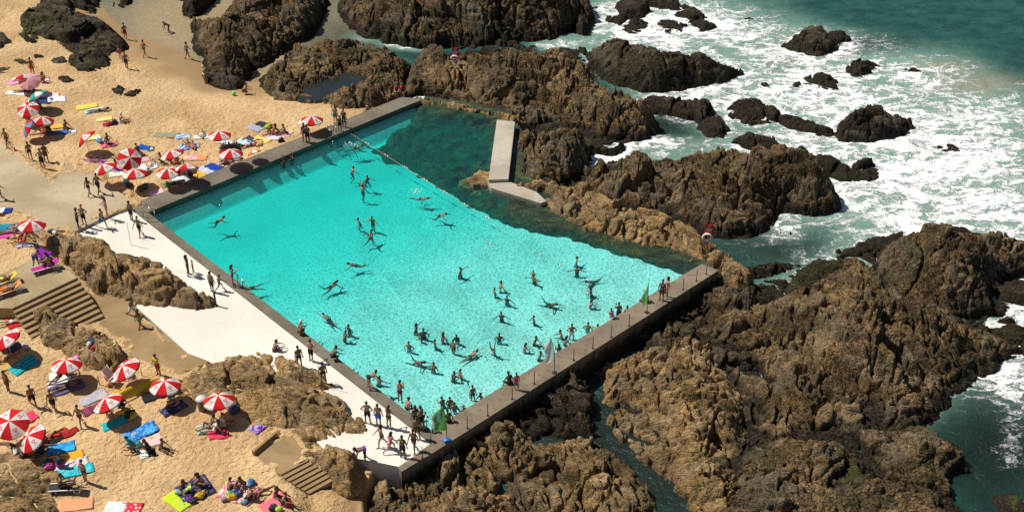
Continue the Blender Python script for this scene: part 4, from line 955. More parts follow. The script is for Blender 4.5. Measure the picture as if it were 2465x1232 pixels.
def person(px, py, pose, face, wear, label, z=None, sc=1.0, hair='s', skin=None, group=None, loc=None):
    """wear: e.g. 'shorts:navy', 'bikini:red', 'onepiece:black', 'shirt:yellow,shorts:red'"""
    if pose not in _PM: _PM[pose] = pose_meshes(pose, **POSES[pose])
    M = _PM[pose]
    g = loc if loc is not None else (P(px, py, z) if z is not None else ground_at(px, py))
    o = link('person', M['body'], None, None, g, math.radians(face)); o.scale = (sc,)*3
    sk = SKINS[skin] if skin is not None else RNG.choice(SKINS[:5])
    k = RNG.uniform(.85, 1.2); o.color = (sk[0]*k, sk[1]*k, sk[2]*k, 1)
    tag(o, label, 'person', group or 'people at the tidal pool')
    def child(key, name, col):
        c = link(name, M[key], None, o); c.color = (*col, 1); return c
    for w_ in wear.split(','):
        if not w_: continue
        k_, c_ = w_.split(':'); c_ = CC[c_]
        if k_ == 'bikini': child('top', 'bikini_top', c_); child('brief', 'bikini_bottom', c_)
        elif k_ == 'brief': child('brief', 'swim_briefs', c_)
        elif k_ == 'shorts': child('shorts', 'swim_shorts', c_)
        elif k_ == 'onepiece': child('onepiece', 'swimsuit', c_)
        elif k_ == 'shirt': child('shirt', 'shirt', c_)
    if hair in CC: child('hat', 'cap', CC[hair])
    else: child('longhair' if hair == 'l' else 'hair', 'hair', HAIRS[RNG.randrange(4)] if hair in 'sl' else (.30, .20, .10))
    return o
AWAY, CAM, RT, LT = 90, -90, 0, 180
GW, GD, GB, GR = 'bathers in the pool water', 'people on the white deck and rims', 'people on the sand', 'people on the concrete path'
def rim(px, py): return P(px, py, 0.004)
def wat(px, py): return P(px, py, POOLW)
def dk(px, py): return P(px, py, -.09)
def pth(px, py): return P(px, py, .13)
# ----------------------------------------------------------------- walkers on the upper beach and the path
def pp(*a, **k): return person(*a, **k)
for a in [
 (303, 95, 'walk', 100, 'shorts:red', 'person in red swim shorts and blue cap walking into the beach shallows', dict(hair='blue')),
 (409, 82, 'stoop', 200, 'brief:black', 'person with white cap stooping in the beach shallows beside the brown mound', dict(hair='white')),
 (349, 137, 'walk', 60, 'brief:brown', 'person walking alone over wet sand just below the waterline', {}),
 (291, 142, 'stand', 80, 'onepiece:red', 'child in red swimsuit standing beside the seaweed rock', dict(sc=.72)),
 (306, 166, 'walk', 95, 'shorts:navy', 'person in dark trunks walking away beside the child in red', {}),
 (452, 141, 'walk', 40, 'brief:navy', 'person walking at the water edge right beside the brown mound', {}),
 (494, 200, 'stand', 30, 'brief:white', 'pale person in white cap standing against the weedy rock foot', dict(hair='white', skin=5)),
 (80, 181, 'stand', 90, 'shorts:red', 'person in bright red shorts standing above the pink parasols', {}),
 (586, 228, 'crouch', 20, 'brief:black', 'person crouching at the sandy pool near the green ball', {}),
 (75, 386, 'walk', 110, 'bikini:black', 'slim person walking alone on sand left of the close pair', dict(hair='l')),
 (104, 404, 'onehip', 85, 'shorts:black', 'nearer person of the close pair, in black shorts', {}),
 (113, 391, 'stand', 100, 'shorts:brown', 'farther person of the close pair on the sand', {})]:
    pp(*a[:6], group=GB, **a[6])
for a in [
 (20, 353, 'walk', 240, 'shorts:brown', 'broad person stepping off the path edge at the far left', {}),
 (2, 480, 'walk', 60, 'shorts:black', 'person half cut off by the left edge, standing on the path', {}),
 (216, 471, 'walk', 70, 'bikini:black', 'shorter person of the pair walking up the path past the parasols', dict(hair='l', sc=.95)),
 (239, 466, 'walk', 75, 'shorts:black', 'taller person of the pair walking up the path past the parasols', dict(sc=1.06)),
 (190, 549, 'fold', 20, 'shorts:black', 'person with folded arms beside the red capped man at the path edge', {}),
 (204, 541, 'hips', 250, 'shorts:black', 'person in red cap with hands on hips at the path edge', dict(hair='red')),
 (259, 521, 'fold', 215, 'bikini:pink', 'woman in pink bikini standing at the path edge by the deck', dict(hair='l', skin=2))]:
    pp(*a[:5], a[5], loc=pth(a[0], a[1]), group=GR, **a[6])
for a in [
 (246, 545, 'stride', 330, 'shorts:blue', 'person in blue shorts stepping down from path onto deck', dict(loc=dk(248, 548))),
 (318, 531, 'stand', 60, 'shorts:black', 'person in black shorts standing at the rim corner by the handrail', {}),
 (338, 567, 'walk', 250, 'shorts:black', 'person in long dark shorts striding across the upper end of the deck', {}),
 (455, 663, 'stand', 10, 'bikini:brown', 'adult on the deck holding a child in front of the craggy rock', dict(hair='l')),
 (466, 657, 'stand', 190, 'brief:brown', 'small child held by the adult on the deck', dict(sc=.62)),
 (512, 703, 'stand', 60, 'shorts:brown', 'person on the deck reaching to the child beside the black post', {}),
 (530, 699, 'stride', 30, 'brief:brown', 'child skipping on the deck beside the black post', dict(sc=.78)),
 (722, 884, 'stand', 300, 'brief:black', 'slim pale backed person standing alone at the edge of the tan slope', {}),
 (750, 869, 'fold', 60, 'shorts:black', 'person on the deck close behind the one crouching on the rim', {}),
 (780, 923, 'stand', 110, 'brief:black', 'person standing on the deck beside the thin white pole', {}),
 (886, 1018, 'hips', 80, 'shorts:black', 'person with both hands on hips, leftmost of the deck crowd', {}),
 (912, 1024, 'stand', 75, 'shorts:blue', 'person in bright blue shorts in the deck crowd', {}),
 (937, 1029, 'fold', 60, 'bikini:black', 'person in black bikini right of the blue shorts in the deck crowd', dict(hair='l')),
 (919, 1073, 'walk', 200, 'bikini:brown', 'slim person walking directly below the blue shorts in the deck crowd', dict(hair='l')),
 (941, 1086, 'stride', 20, 'onepiece:pink', 'child in pink swimsuit skipping through the deck crowd', dict(sc=.92, hair='l')),
 (970, 1101, 'onehip', 70, 'shorts:black', 'person with one hand on hip nearest the tip of the deck', {}),
 (997, 1084, 'walk', 250, 'brief:brown', 'slim person walking between the rim corner and the deck tip', {}),
 (1005, 1056, 'stand', 90, 'shorts:brown', 'broad person standing on the deck at the rim corner', {}),
 (879, 1106, 'bend', 200, 'shorts:purple', 'person in purple trunks bending to rinse at the deck foot', {})]:
    k = dict(a[6]); k.setdefault('loc', dk(a[0], a[1])); pp(*a[:6], group=GD, **k)
for a in [
 (1001, 1028, 'stand', 120, 'bikini:black', 'person in dark bikini holding the corner handrail', dict(hair='l')),
 (1016, 1030, 'fold', 150, 'shorts:black', 'person in black shorts waiting at the corner handrail', {}),
 (734, 341, 'stand', 120, 'onepiece:magenta', 'woman in wine red swimsuit on the beach wall under the lone parasol', dict(hair='l')),
 (742, 345, 'onehip', 80, 'shorts:black', 'dark person standing on the beach wall beside the wine red swimsuit', {}),
 (829, 306, 'stand', 250, 'brief:navy', 'person standing on the beach wall right of the handrail', {}),
 (819, 315, 'stand', 270, 'shorts:navy', 'child standing on the beach wall beside the handrail', dict(sc=.8)),
 (964, 968, 'fold', 60, 'brief:navy', 'slim person standing on the narrow rim above a seated bather', {}),
 (889, 934, 'bend', 40, 'brief:black', 'person bending over the narrow rim towards a bather', {}),
 (800, 866, 'crouch', 20, 'shorts:black', 'person crouching low on the narrow rim', {}),
 (722, 806, 'sitknees', 60, 'shorts:brown', 'person with white visor seated on the narrow rim hugging knees', dict(hair='white')),
 (562, 687, 'fold', 20, 'bikini:purple', 'woman standing on the narrow rim beside the middle handrail', dict(hair='l')),
 (1592, 723, 'stand', 240, 'shorts:brown', 'dark person of the pair standing on the sea wall by the green flag', {}),
 (1604, 716, 'stand', 200, 'bikini:pink', 'pale person of the pair standing on the sea wall by the green flag', dict(skin=5, hair='l')),
 (1243, 937, 'stand', 100, 'onepiece:pink', 'small child in pink standing on the sea wall beside a seated bather', dict(sc=.78, skin=5)),
 (1474, 767, 'sitknees', 120, 'onepiece:pink', 'small child in pink crouched on the pool edge of the sea wall', dict(sc=.72)),
 (1228, 924, 'sitedge', 130, 'shorts:black', 'person seated on the sea wall beside the pink child', {}),
 (1081, 1016, 'sitedge', 120, 'brief:black', 'person seated on the pool edge right of the blue based flag', {}),
 (1556, 727, 'sitedge', 140, 'shorts:black', 'person seated behind the far green flag on the sea wall', {}),
 (979, 985, 'sitedge', 30, 'brief:black', 'dark haired person sitting low on the narrow rim beside the standing slim one', {})]:
    k = dict(a[6]); pp(*a[:6], loc=rim(a[0], a[1]), group=GD, **k)
for a in [
 (660, 850, 'sitknees', 20, 'shorts:brown', 'person sitting atop the tan slope rock overlooking the deck', {}),
 (957, 224, 'sitknees', 270, 'shirt:red,shorts:black', 'left of two people in red shirts sitting at the wall end rocks', {}),
 (970, 224, 'sitknees', 280, 'shirt:red,shorts:navy', 'right of two people in red shirts sitting at the wall end rocks', {})]:
    pp(*a[:6], loc=on_rock(a[0], a[1]), group=GD, **a[6])
for a in [(321, 764, 'stride', 330, 'shorts:white', 'person in white shorts running up the apron onto the deck', {}),
          (339, 794, 'walk', 60, 'bikini:green', 'person walking up the apron behind the white shorts runner', dict(hair='l')),
          (808, 297, 'stand', 250, 'shorts:teal', 'person in turquoise shorts on the sand behind the beach wall handrail', dict(skin=5)),
          (22, 943, 'stand', 60, 'shorts:brown', 'leftmost of three people strolling on the lower sand', {}),
          (82, 977, 'walk', 300, 'shorts:black', 'middle one of three people strolling on the lower sand', {}),
          (131, 988, 'walk', 280, 'shorts:black', 'rightmost of three people strolling on the lower sand', {}),
          (197, 1025, 'walk', 250, 'brief:brown', 'slim person walking alone below the striped towel parasol', {}),
          (207, 1160, 'stand', 240, 'brief:brown', 'person standing beside the turquoise towel at the lower left', {}),
          (383, 903, 'fold', 240, 'shirt:yellow,shorts:red', 'lifeguard in yellow shirt and red shorts standing on sand', {})]:
    pp(*a[:6], group=GB, **a[6])
pp(88, 637, 'stoop', 330, 'shorts:blue', 'person holding up the purple towel beside the loungers', loc=P(88, 640, TERZ), group=GB)
# ----------------------------------------------------------------- people sitting or lying on the sand
LIE = [
 (62, 193, 'supine', 200, 'brief:black', 'person lying in the shade of the pink parasol', {}),
 (100, 200, 'sitknees', 20, 'bikini:magenta', 'person in magenta sitting right of the pink parasol', dict(hair='l')),
 (62, 222, 'prone', 10, 'brief:navy', 'person lying face down left of the teal and white parasol', {}),
 (102, 268, 'sitback', 340, 'shorts:black', 'person sitting between the two upper left parasols', {}),
 (74, 297, 'sitknees', 170, 'shorts:white', 'person sitting left of the lower of two close parasols', {}),
 (157, 311, 'sitlegs', 330, 'shorts:black', 'person sitting upright at the end of the orange towel', {}),
 (122, 318, 'sitknees', 200, 'onepiece:black', 'person in black sitting in shade on the orange towel', dict(hair='l')),
 (103, 322, 'supine', 190, 'bikini:red', 'person lying in shade at the near end of the orange towel', dict(hair='l')),
 (240, 268, 'prone', 20, 'brief:black', 'person lying face down on the light blue towel', {}),
 (290, 296, 'sitlegs', 30, 'shorts:white', 'person with white hat sitting alone beside scattered belongings', dict(hair='white', skin=2)),
 (256, 346, 'sitknees', 330, 'shorts:purple', 'person sitting on the wine red towel beyond the tilted parasol', {}),
 (228, 388, 'supine', 160, 'bikini:purple', 'person lying on the pink towel left of the path end', dict(hair='l')),
 (290, 383, 'prone', 150, 'brief:orange', 'person lying left of the dark tilted parasol', dict(skin=2)),
 (336, 374, 'sitback', 320, 'shorts:black', 'person sitting right of the dark tilted parasol', {}),
 (276, 408, 'sitback', 140, 'bikini:purple', 'person reclining right of the parasol near the path end', dict(skin=2, hair='l')),
 (362, 398, 'supine', 90, 'brief:white', 'pale person lying with knees raised on the pale blue towel', dict(skin=5)),
 (452, 349, 'supine', 120, 'brief:navy', 'left of two sunbathers lying on the blue patterned towel', {}),
 (464, 353, 'supine', 120, 'bikini:pink', 'right of two sunbathers lying on the blue patterned towel', dict(hair='l')),
 (486, 326, 'supine', 110, 'brief:white', 'sunbather with raised legs on the small pale towel', dict(skin=2)),
 (395, 394, 'sitknees', 200, 'shorts:black', 'dark person sitting left of the middle row parasol', {}),
 (409, 392, 'sitback', 60, 'brief:brown', 'person reclining in the middle row parasol shade', dict(skin=2)),
 (425, 396, 'sitlegs', 80, 'bikini:red', 'person sitting just above the lowest row parasol', dict(hair='l', skin=2)),
 (548, 357, 'supine', 100, 'bikini:black', 'sunbather lying with raised legs on the dark towel behind a parasol', dict(hair='l')),
 (566, 356, 'supine', 95, 'brief:black', 'second sunbather on the dark towel behind a parasol', {}),
 (543, 393, 'sitknees', 250, 'onepiece:purple', 'person in purple sitting in front of the wall side parasol', dict(hair='l')),
 (561, 390, 'prone', 20, 'brief:navy', 'person lying in front of the wall side parasol', {}),
 (605, 352, 'prone', 200, 'brief:navy', 'person lying by the orange and white parasol', dict(skin=2)),
 (657, 325, 'sitback', 200, 'bikini:red', 'person sitting on the lilac towel near the wall', dict(hair='l')),
 (672, 320, 'supine', 170, 'brief:black', 'person lying knees up on the white and pink towel', {}),
 (688, 322, 'sitlegs', 200, 'shorts:brown', 'person sitting upright on the white and pink towel', {}),
 (451, 428, 'sitknees', 60, 'shorts:black', 'dark clad person sitting on the white towel by the wall', {}),
 (463, 427, 'crouch', 200, 'shirt:magenta,shorts:black', 'person in dark red shirt crouching on the yellow towel by the wall', {}),
 (420, 443, 'prone', 20, 'brief:brown', 'person lying at the wall edge near the green bag', {}),
 (42, 548, 'supine', 30, 'bikini:pink', 'sunbather lying beside the teal striped towel near the left edge', dict(hair='l')),
 (20, 562, 'prone', 15, 'brief:magenta', 'sunbather on the bright pink towel near the left edge', {}),
 (45, 572, 'supine', 20, 'bikini:yellow', 'sunbather in yellow between pink and brown towels near the left edge', dict(hair='l')),
 (60, 584, 'sitback', 210, 'shorts:red', 'person reclining in front of the left edge parasol', {}),
 (76, 560, 'sitknees', 240, 'shorts:yellow', 'person sitting in shade under the left edge parasol', {}),
 (28, 778, 'prone', 20, 'brief:white', 'person in white trunks lying on the red towels', dict(skin=2)),
 (5, 848, 'sitknees', 40, 'shirt:white,shorts:navy', 'person sitting in shade under the left edge lower parasol', {}),
 (10, 868, 'supine', 30, 'brief:orange', 'person lying half in shade by the yellow cloth', {}),
 (240, 834, 'sitknees', 60, 'onepiece:brown', 'person sitting on the rock heap among bags', dict(hair='l')),
 (150, 921, 'elbows', 35, 'brief:black', 'upper of two sunbathers lying under the large parasol', {}),
 (164, 932, 'prone', 30, 'brief:navy', 'lower of two sunbathers lying under the large parasol', {}),
 (166, 905, 'sitknees', 90, 'shirt:orange,shorts:black', 'person in orange top sitting under the large parasol', {}),
 (262, 996, 'sitknees', 300, 'shirt:purple,shorts:navy', 'person with lilac headscarf sitting under the low tilted parasol', dict(hair='grey')),
 (292, 984, 'sitknees', 330, 'shirt:black,shorts:black', 'person in black sitting at the tail of the yellow rescue board', {}),
 (314, 903, 'crouch', 200, 'shorts:grey', 'person crouched in shade beside the yellow rescue board', {}),
 (409, 962, 'sitknees', 20, 'shirt:black,shorts:grey', 'person in black sitting in shade beside the navy towel', {}),
 (508, 1030, 'sitback', 200, 'bikini:dkgreen', 'person in dark green reclining under the right hand lower parasol', {}),
 (518, 1040, 'sitback', 180, 'bikini:white', 'pale person sitting on the crimson towel', dict(skin=5, hair='l')),
 (532, 1024, 'sitlegs', 20, 'shirt:white,shorts:white', 'person in white with red cap under the right hand lower parasol', dict(hair='red')),
 (388, 1082, 'sitlegs', 340, 'brief:black', 'person sitting at the end of the pale pink towel', {}),
 (362, 1086, 'sitknees', 200, 'shirt:black,shorts:black', 'person in black sitting below the pale pink towel', {}),
 (324, 1080, 'crouch', 200, 'shirt:teal,shorts:grey', 'person in teal top leaning over bags left of the pink towel', {}),
 (120, 1052, 'supine', 40, 'bikini:red', 'person lying on the long red towel', dict(hair='l')),
 (55, 1106, 'sitknees', 60, 'shorts:black', 'person sitting at the foot of the steeply tilted parasol', {}),
 (70, 1100, 'sitlegs', 20, 'bikini:navy', 'person sitting in shade right beside the steeply tilted parasol', dict(hair='l')),
 (92, 1080, 'supine', 10, 'shirt:navy,shorts:black', 'person in navy lying in shade above the blue towel', {}),
 (141, 1126, 'sitknees', 40, 'shirt:navy,shorts:magenta', 'person in navy crouching left of the floral towel', {}),
 (440, 1180, 'sitlegs', 330, 'shorts:navy', 'left person sitting on the dark blue blanket', dict(hair='l')),
 (474, 1166, 'sitknees', 330, 'shorts:navy', 'pale backed person sitting at the top of the dark blue blanket', dict(skin=2)),
 (487, 1168, 'sitknees', 200, 'bikini:black', 'dark person hugging knees at the top of the dark blue blanket', dict(hair='l')),
 (452, 1192, 'elbows', 20, 'shirt:lime,shorts:grey', 'child in lime top lying between blanket and lime towel', dict(sc=.7)),
 (484, 1190, 'supine', 40, 'shirt:sky,shorts:orange', 'child in light blue lying on the dark blue blanket', dict(sc=.75)),
 (552, 1180, 'sitlegs', 40, 'shorts:brown', 'bare backed person sitting on the pink and white blanket', {}),
 (588, 1172, 'crouch', 250, 'bikini:black', 'long haired person crouching among bags on the pink blanket', dict(hair='l')),
 (598, 1204, 'sitknees', 30, 'shorts:black', 'person with back to camera at the lower end of the pink blanket', dict(skin=2)),
 (622, 1190, 'supine', 30, 'bikini:magenta', 'person stretched out right of the pink blanket bags', dict(hair='l')),
 (664, 1196, 'sitlegs', 330, 'onepiece:magenta', 'person in wine red sitting on the coral towel', dict(hair='l')),
 (682, 1214, 'sitknees', 340, 'shorts:black', 'person sitting on the lower edge of the coral towel', {}),
]
for a in LIE: pp(*a[:6], group=GB, **a[6])
# ----------------------------------------------------------------- in the water
SWIM = [
 (855, 352, 'crawl', 20, 'brief:black', 'splashing swimmer alone by the rope near the beach wall', {}),
 (846, 409, 'tread', 30, 'brief:black', 'swimmer farthest up the pool below the rope', {}),
 (882, 428, 'tread', 300, 'bikini:black', 'dark haired swimmer right below the farthest one', dict(hair='l')),
 (873, 457, 'wave', 60, 'brief:navy', 'swimmer with raised arm treading water in the deep end', {}),
 (867, 531, 'tread', 200, 'brief:black', 'small dark swimmer left of the one with spread arms', dict(sc=.9)),
 (897, 531, 'wade', 250, 'brief:black', 'bather with arms spread wide in mid pool', {}),
 (892, 569, 'frog', 90, 'bikini:black', 'swimmer swimming away below the one with spread arms', dict(hair='l')),
 (857, 633, 'kick', 190, 'brief:navy', 'swimmer kicking up both feet in mid pool', {}),
 (795, 685, 'kick', 40, 'bikini:black', 'swimmer curled sideways left of mid pool', dict(hair='l')),
 (604, 687, 'crawl', 200, 'brief:brown', 'swimmer on back pushing off the middle handrail', {}),
 (522, 529, 'frog', 20, 'brief:black', 'lone swimmer in the deep teal corner', {}),
 (1012, 473, 'crawl', 345, 'brief:brown', 'pale swimmer doing crawl along the edge of the dark water', dict(skin=2)),
 (1058, 515, 'frog', 340, 'bikini:black', 'swimmer closest to the wedge slab, arm stretched', {}),
 (790, 764, 'crawl', 130, 'shorts:navy', 'swimmer in dark trunks close to the seated visor wearer', {}),
 (841, 793, 'wadehips', 230, 'brief:navy', 'right bather of the pair near the narrow rim', {}),
 (829, 810, 'wadefold', 40, 'brief:brown', 'left bather of the pair near the narrow rim', {}),
 (1107, 655, 'wadeup', 320, 'shorts:grey', 'bather in grey shorts alone in mid pool, arm out', {}),
 (1287, 672, 'wade', 230, 'shorts:black', 'tall bather carrying a child on the far side', dict(sc=1.05)),
 (1283, 660, 'wadehips', 60, 'brief:black', 'child clinging to the tall bather', dict(sc=.7)),
 (1386, 629, 'wadeup', 330, 'shorts:sky', 'farthest bather near the painted floor edge, arm out', {}),
 (1389, 655, 'wade', 90, 'shorts:teal', 'bather in teal shorts with both arms spread wide', {}),
 (1426, 672, 'kick', 215, 'brief:teal', 'swimmer on front nearest the far painted edge', {}),
 (1424, 704, 'wadefold', 160, 'bikini:black', 'upper of two bathers one below the other on the far side', dict(hair='l')),
 (1421, 732, 'wadefold', 20, 'onepiece:pink', 'lower of two bathers, child in pink swimsuit', dict(sc=.95, hair='l')),
 (1203, 690, 'wade', 30, 'brief:white', 'bather playing behind a small child in mid pool', dict(skin=2)),
 (1192, 703, 'wadehips', 200, 'brief:black', 'small dark child wading in mid pool', dict(sc=.8)),
 (1221, 722, 'wade', 260, 'shorts:grey', 'bather in grey shorts striding right of the small child', {}),
 (1322, 727, 'kick', 330, 'brief:black', 'swimmer leaping flat over the water on the far side', {}),
 (1208, 762, 'wadeup', 240, 'shorts:brown', 'bather in wide brown shorts lunging in mid pool', {}),
 (1286, 771, 'wave', 200, 'brief:brown', 'crouched bather with one arm raised on the far side', dict(sc=.9)),
 (1202, 816, 'wadehips', 90, 'shorts:sky', 'bather with hands on hips above the upturned one', {}),
 (1187, 846, 'dive', 60, 'brief:white', 'bather doing a handstand, feet above the water', dict(sc=.95)),
 (1262, 838, 'wadefold', 20, 'bikini:pink', 'child in pink bikini wading alone by the pale flag', dict(sc=.9, hair='l')),
 (1286, 820, 'wadefold', 330, 'brief:brown', 'bather standing right of the child in pink bikini', {}),
 (1297, 857, 'wadefold', 340, 'brief:brown', 'bather leaning by the sea wall just left of the pale flag', {}),
 (1321, 838, 'wadefold', 120, 'brief:black', 'small bather half behind the pale flag', dict(sc=.75)),
 (1346, 843, 'wadefold', 100, 'bikini:brown', 'long haired bather standing right of the pale flag', dict(hair='l')),
 (1353, 806, 'wadefold', 190, 'shorts:teal', 'bather in teal shorts, left one of the group by the sea wall', {}),
 (1360, 822, 'wadefold', 20, 'bikini:black', 'woman in the middle of the group by the sea wall', dict(hair='l')),
 (1376, 806, 'hips', 90, 'shorts:white', 'person in pale shorts with hands on hips by the sea wall', {}),
 (1415, 790, 'wadehips', 70, 'shorts:teal', 'person in bright teal shorts standing by the sea wall', {}),
 (1436, 792, 'tread', 60, 'brief:black', 'bather with only the head showing above the sea wall', {}),
 (1489, 756, 'face', 100, 'shorts:navy', 'bather with hand raised to head behind the pink child', dict(base=0)),
 (1506, 744, 'lean', 300, 'brief:black', 'bather resting elbows on the sea wall edge', {}),
 (1000, 790, 'wadeup', 330, 'bikini:black', 'uppermost bather of the big group in the shallow end', dict(hair='l')),
 (1020, 803, 'wadehips', 260, 'shorts:black', 'broad bather with a child in front, in the big group', dict(sc=1.1)),
 (1014, 811, 'wadefold', 200, 'brief:brown', 'child in front of the broad bather in the big group', dict(sc=.72)),
 (985, 834, 'wadehips', 250, 'shorts:sky', 'leftmost bather of the big group standing alone', {}),
 (1048, 828, 'wave', 200, 'bikini:black', 'child with one arm thrown up in the big group', dict(sc=.88)),
 (1065, 813, 'wadeup', 20, 'bikini:magenta', 'bather stretching an arm to the right in the big group', dict(hair='l')),
 (1100, 815, 'wadefold', 260, 'shorts:white', 'bather with folded arms at the top right of the big group', {}),
 (1091, 840, 'stand', 230, 'brief:brown', 'slim bather standing in the middle of the big group', dict(sc=.95)),
 (1131, 852, 'crawl', 40, 'brief:brown', 'bather diving forward with long legs right of the big group', {}),
 (1004, 866, 'kick', 330, 'bikini:pink', 'swimmer lying sideways under the leftmost standing bather', dict(hair='l')),
 (1043, 886, 'wadehips', 60, 'shorts:grey', 'bather alone below the big group', {}),
 (1091, 909, 'wadefold', 60, 'brief:brown', 'left bather of the pair below the big group', {}),
 (1111, 901, 'wadeup', 200, 'brief:brown', 'right bather of the pair below the big group', {}),
 (910, 917, 'tread', 60, 'brief:black', 'swimmer in the water facing the bending person', {}),
 (1138, 953, 'stand', 290, 'brief:black', 'slim bather standing in the water near the sea wall', dict(sc=.95)),
 (1161, 956, 'wadefold', 220, 'brief:black', 'bather close to the sea wall, half hidden by its edge', {}),
 (1066, 970, 'wadefold', 120, 'shorts:grey', 'bather directly above the blue based flag', {}),
 (1083, 965, 'wadefold', 270, 'brief:brown', 'bather right behind the top of the blue based flag', {}),
 (1094, 984, 'wadefold', 100, 'brief:white', 'hunched bather right of the blue based flag', {}),
 (1119, 990, 'wadefold', 130, 'brief:brown', 'fair haired bather against the sea wall edge', dict(hair='f')),
 (1056, 1008, 'wadefold', 60, 'brief:brown', 'bather half hidden behind the blue based flag', {}),
 (683, 392, 'hang', 150, 'brief:black', 'left bather of two hanging on the beach wall', {}),
 (702, 385, 'hang', 140, 'brief:black', 'right bather of two hanging on the beach wall', {}),
 (580, 428, 'lean', 150, 'brief:black', 'bather resting against the beach wall with an arm out', {}),
]
BASE0 = ('stand', 'hips', 'face')
for a in SWIM:
    k = dict(a[6]); k.pop('base', None); k['sc'] = k.get('sc', 1.0)*.89; g = wat(a[0], a[1])
    if a[2] in BASE0:
        d = float(pool_depth(np.array([g.x]), np.array([g.y]))[0]); g.z = POOLW - min(d, .75) - .25
    elif a[2] in ('tread', 'hang'): g.z = POOLW
    else: g.z = POOLW
    pp(*a[:6], loc=g, group=GW, **k)

M_SPL = plain('splash_white', (.80, .84, .84), .3, var=.04)
for px, py, n, lab in [(846, 350, 34, 'white splash kicked up by the swimmer near the beach wall'), (1001, 460, 30, 'white splash behind the pale crawl swimmer by the dark water'), (1182, 850, 18, 'white splash round the handstand bather'), (598, 690, 14, 'small splash where the middle handrail swimmer pushes off')]:
    g = P(px, py, POOLW); m = MB()
    for k in range(n):
        a_ = RNG.random()*6.28; d_ = RNG.random()**.7*.55; r_ = RNG.uniform(.02, .085)*(1-.6*d_)
        m.lathe([(0, -r_*.5), (r_*.8, -r_*.3), (r_, 0), (r_*.7, r_*.6), (0, r_)], 7, None, (d_*math.cos(a_)*1.3, d_*math.sin(a_)*.8, RNG.random()**3*.35*(1-d_)))
    tag(m.build('water_splash', M_SPL, None, True, loc=g), lab, 'splash')
# ================================================================= parasols
def canvas(name, col, trans=.22):
    t = NT(name); t.n.remove(t.bsdf)
    n = t.noise(t.obj(), 40, 2); c = t.mix(n, tuple(q*.92 for q in col), col)
    d = t.node('ShaderNodeBsdfDiffuse'); t.l.new(c, d.inputs[0])
    tr = t.node('ShaderNodeBsdfTranslucent'); t.l.new(c, tr.inputs[0])
    m_ = t.node('ShaderNodeMixShader'); m_.inputs[0].default_value = trans
    t.l.new(d.outputs[0], m_.inputs[1]); t.l.new(tr.outputs[0], m_.inputs[2]); t.l.new(m_.outputs[0], t.out.inputs[0])
    return t.mat
M_RED, M_WHT, M_EMB = canvas('red_canvas', (.66, .03, .035)), canvas('white_canvas', (.86, .82, .79)), canvas('emblem_red', (.70, .12, .14))
M_LET = canvas('lettering', (.25, .08, .09))
M_PNK, M_TEA, M_ORG, M_BLP = canvas('pink_canvas', (.85, .42, .46)), canvas('teal_canvas', (.05, .38, .36)), canvas('orange_canvas', (.82, .22, .03)), canvas('blue_canvas', (.20, .32, .58))
M_STEEL = plain('painted_steel', (.55, .55, .54), .4); M_WPLA = plain('white_plastic', (.80, .79, .76), .45, var=.05)
M_DKMET = plain('dark_metal', (.035, .033, .03), .5); M_CHROME = plain('tube_steel', (.30, .29, .27), .3, metal=.9)
def canopy_mesh(key, mats, r=.95, emblem=True):
    h = .36; N = 8; A = 6; Rr = 6
    def pt(rr, ph, lift=0.0):
        k = ph/(2*PI)*N; f = k-math.floor(k)
        sag = 1-.055*math.sin(PI*f)*(rr/r)
        zz = h*(1-(rr/r)**1.7) - .05*math.sin(PI*f)*(rr/r)**2
        return V((rr*sag*math.cos(ph), rr*sag*math.sin(ph), zz+lift))
    m = MB()
    for i in range(N):
        m.mi = i % 2
        vs = []; fs = []
        for a in range(A+1):
            ph = 2*PI*(i+a/A)/N
            for b in range(Rr+1): vs.append(pt(.02+(r-.02)*b/Rr, ph))
            e = pt(r, ph); vs.append(e+V((math.cos(ph)*.012, math.sin(ph)*.012, -.085-.02*math.sin(PI*a/A))))
        W_ = Rr+2
        for a in range(A):
            for b in range(Rr+1): fs.append((a*W_+b, a*W_+b+1, (a+1)*W_+b+1, (a+1)*W_+b))
        m.quadmesh(vs, fs)
        if i % 2 == 1 and emblem:
            m.mi = 2; pc = 2*PI*(i+.5)/N
            def onp(a_, b_): return pt(b_, pc+a_/max(b_, .1), .008)
            def stroke(pts, w):
                for (p, q) in zip(pts[:-1], pts[1:]):
                    d = V((q[0]-p[0], q[1]-p[1])); L = d.length or 1; n_ = V((-d.y, d.x))/L*w
                    m.quadmesh([onp(p[0]-n_.x, p[1]-n_.y), onp(q[0]-n_.x, q[1]-n_.y), onp(q[0]+n_.x, q[1]+n_.y), onp(p[0]+n_.x, p[1]+n_.y)], [(0, 1, 2, 3)])
            def heart(s, t0, t1):
                o_ = []
                for k in range(19):
                    t_ = t0+(t1-t0)*k/18; o_.append((s*16*math.sin(t_)**3/16, .60-s*(13*math.cos(t_)-5*math.cos(2*t_)-2*math.cos(3*t_)-math.cos(4*t_))/17))
                return o_
            stroke(heart(.125, .15, 2*PI-.15), .010); stroke(heart(.072, .5, 2*PI-.9), .009)
            m.mi = 3
            for k, (x0, x1) in enumerate(((-.11, -.055), (-.03, .0), (.03, .10))): stroke([(x0, .79), (x1, .79)], .016)
    me = m.mesh('canopy_'+key, smooth=False)
    for q in mats: me.materials.append(q)
    return me
CANO = dict(rw=canopy_mesh('rw', (M_RED, M_WHT, M_EMB, M_LET)), pk=canopy_mesh('pk', (M_PNK, M_PNK), emblem=False), te=canopy_mesh('te', (M_TEA, M_WHT), emblem=False), og=canopy_mesh('og', (M_ORG, M_WHT), emblem=False), bl=canopy_mesh('bl', (M_BLP, M_RED), emblem=False))
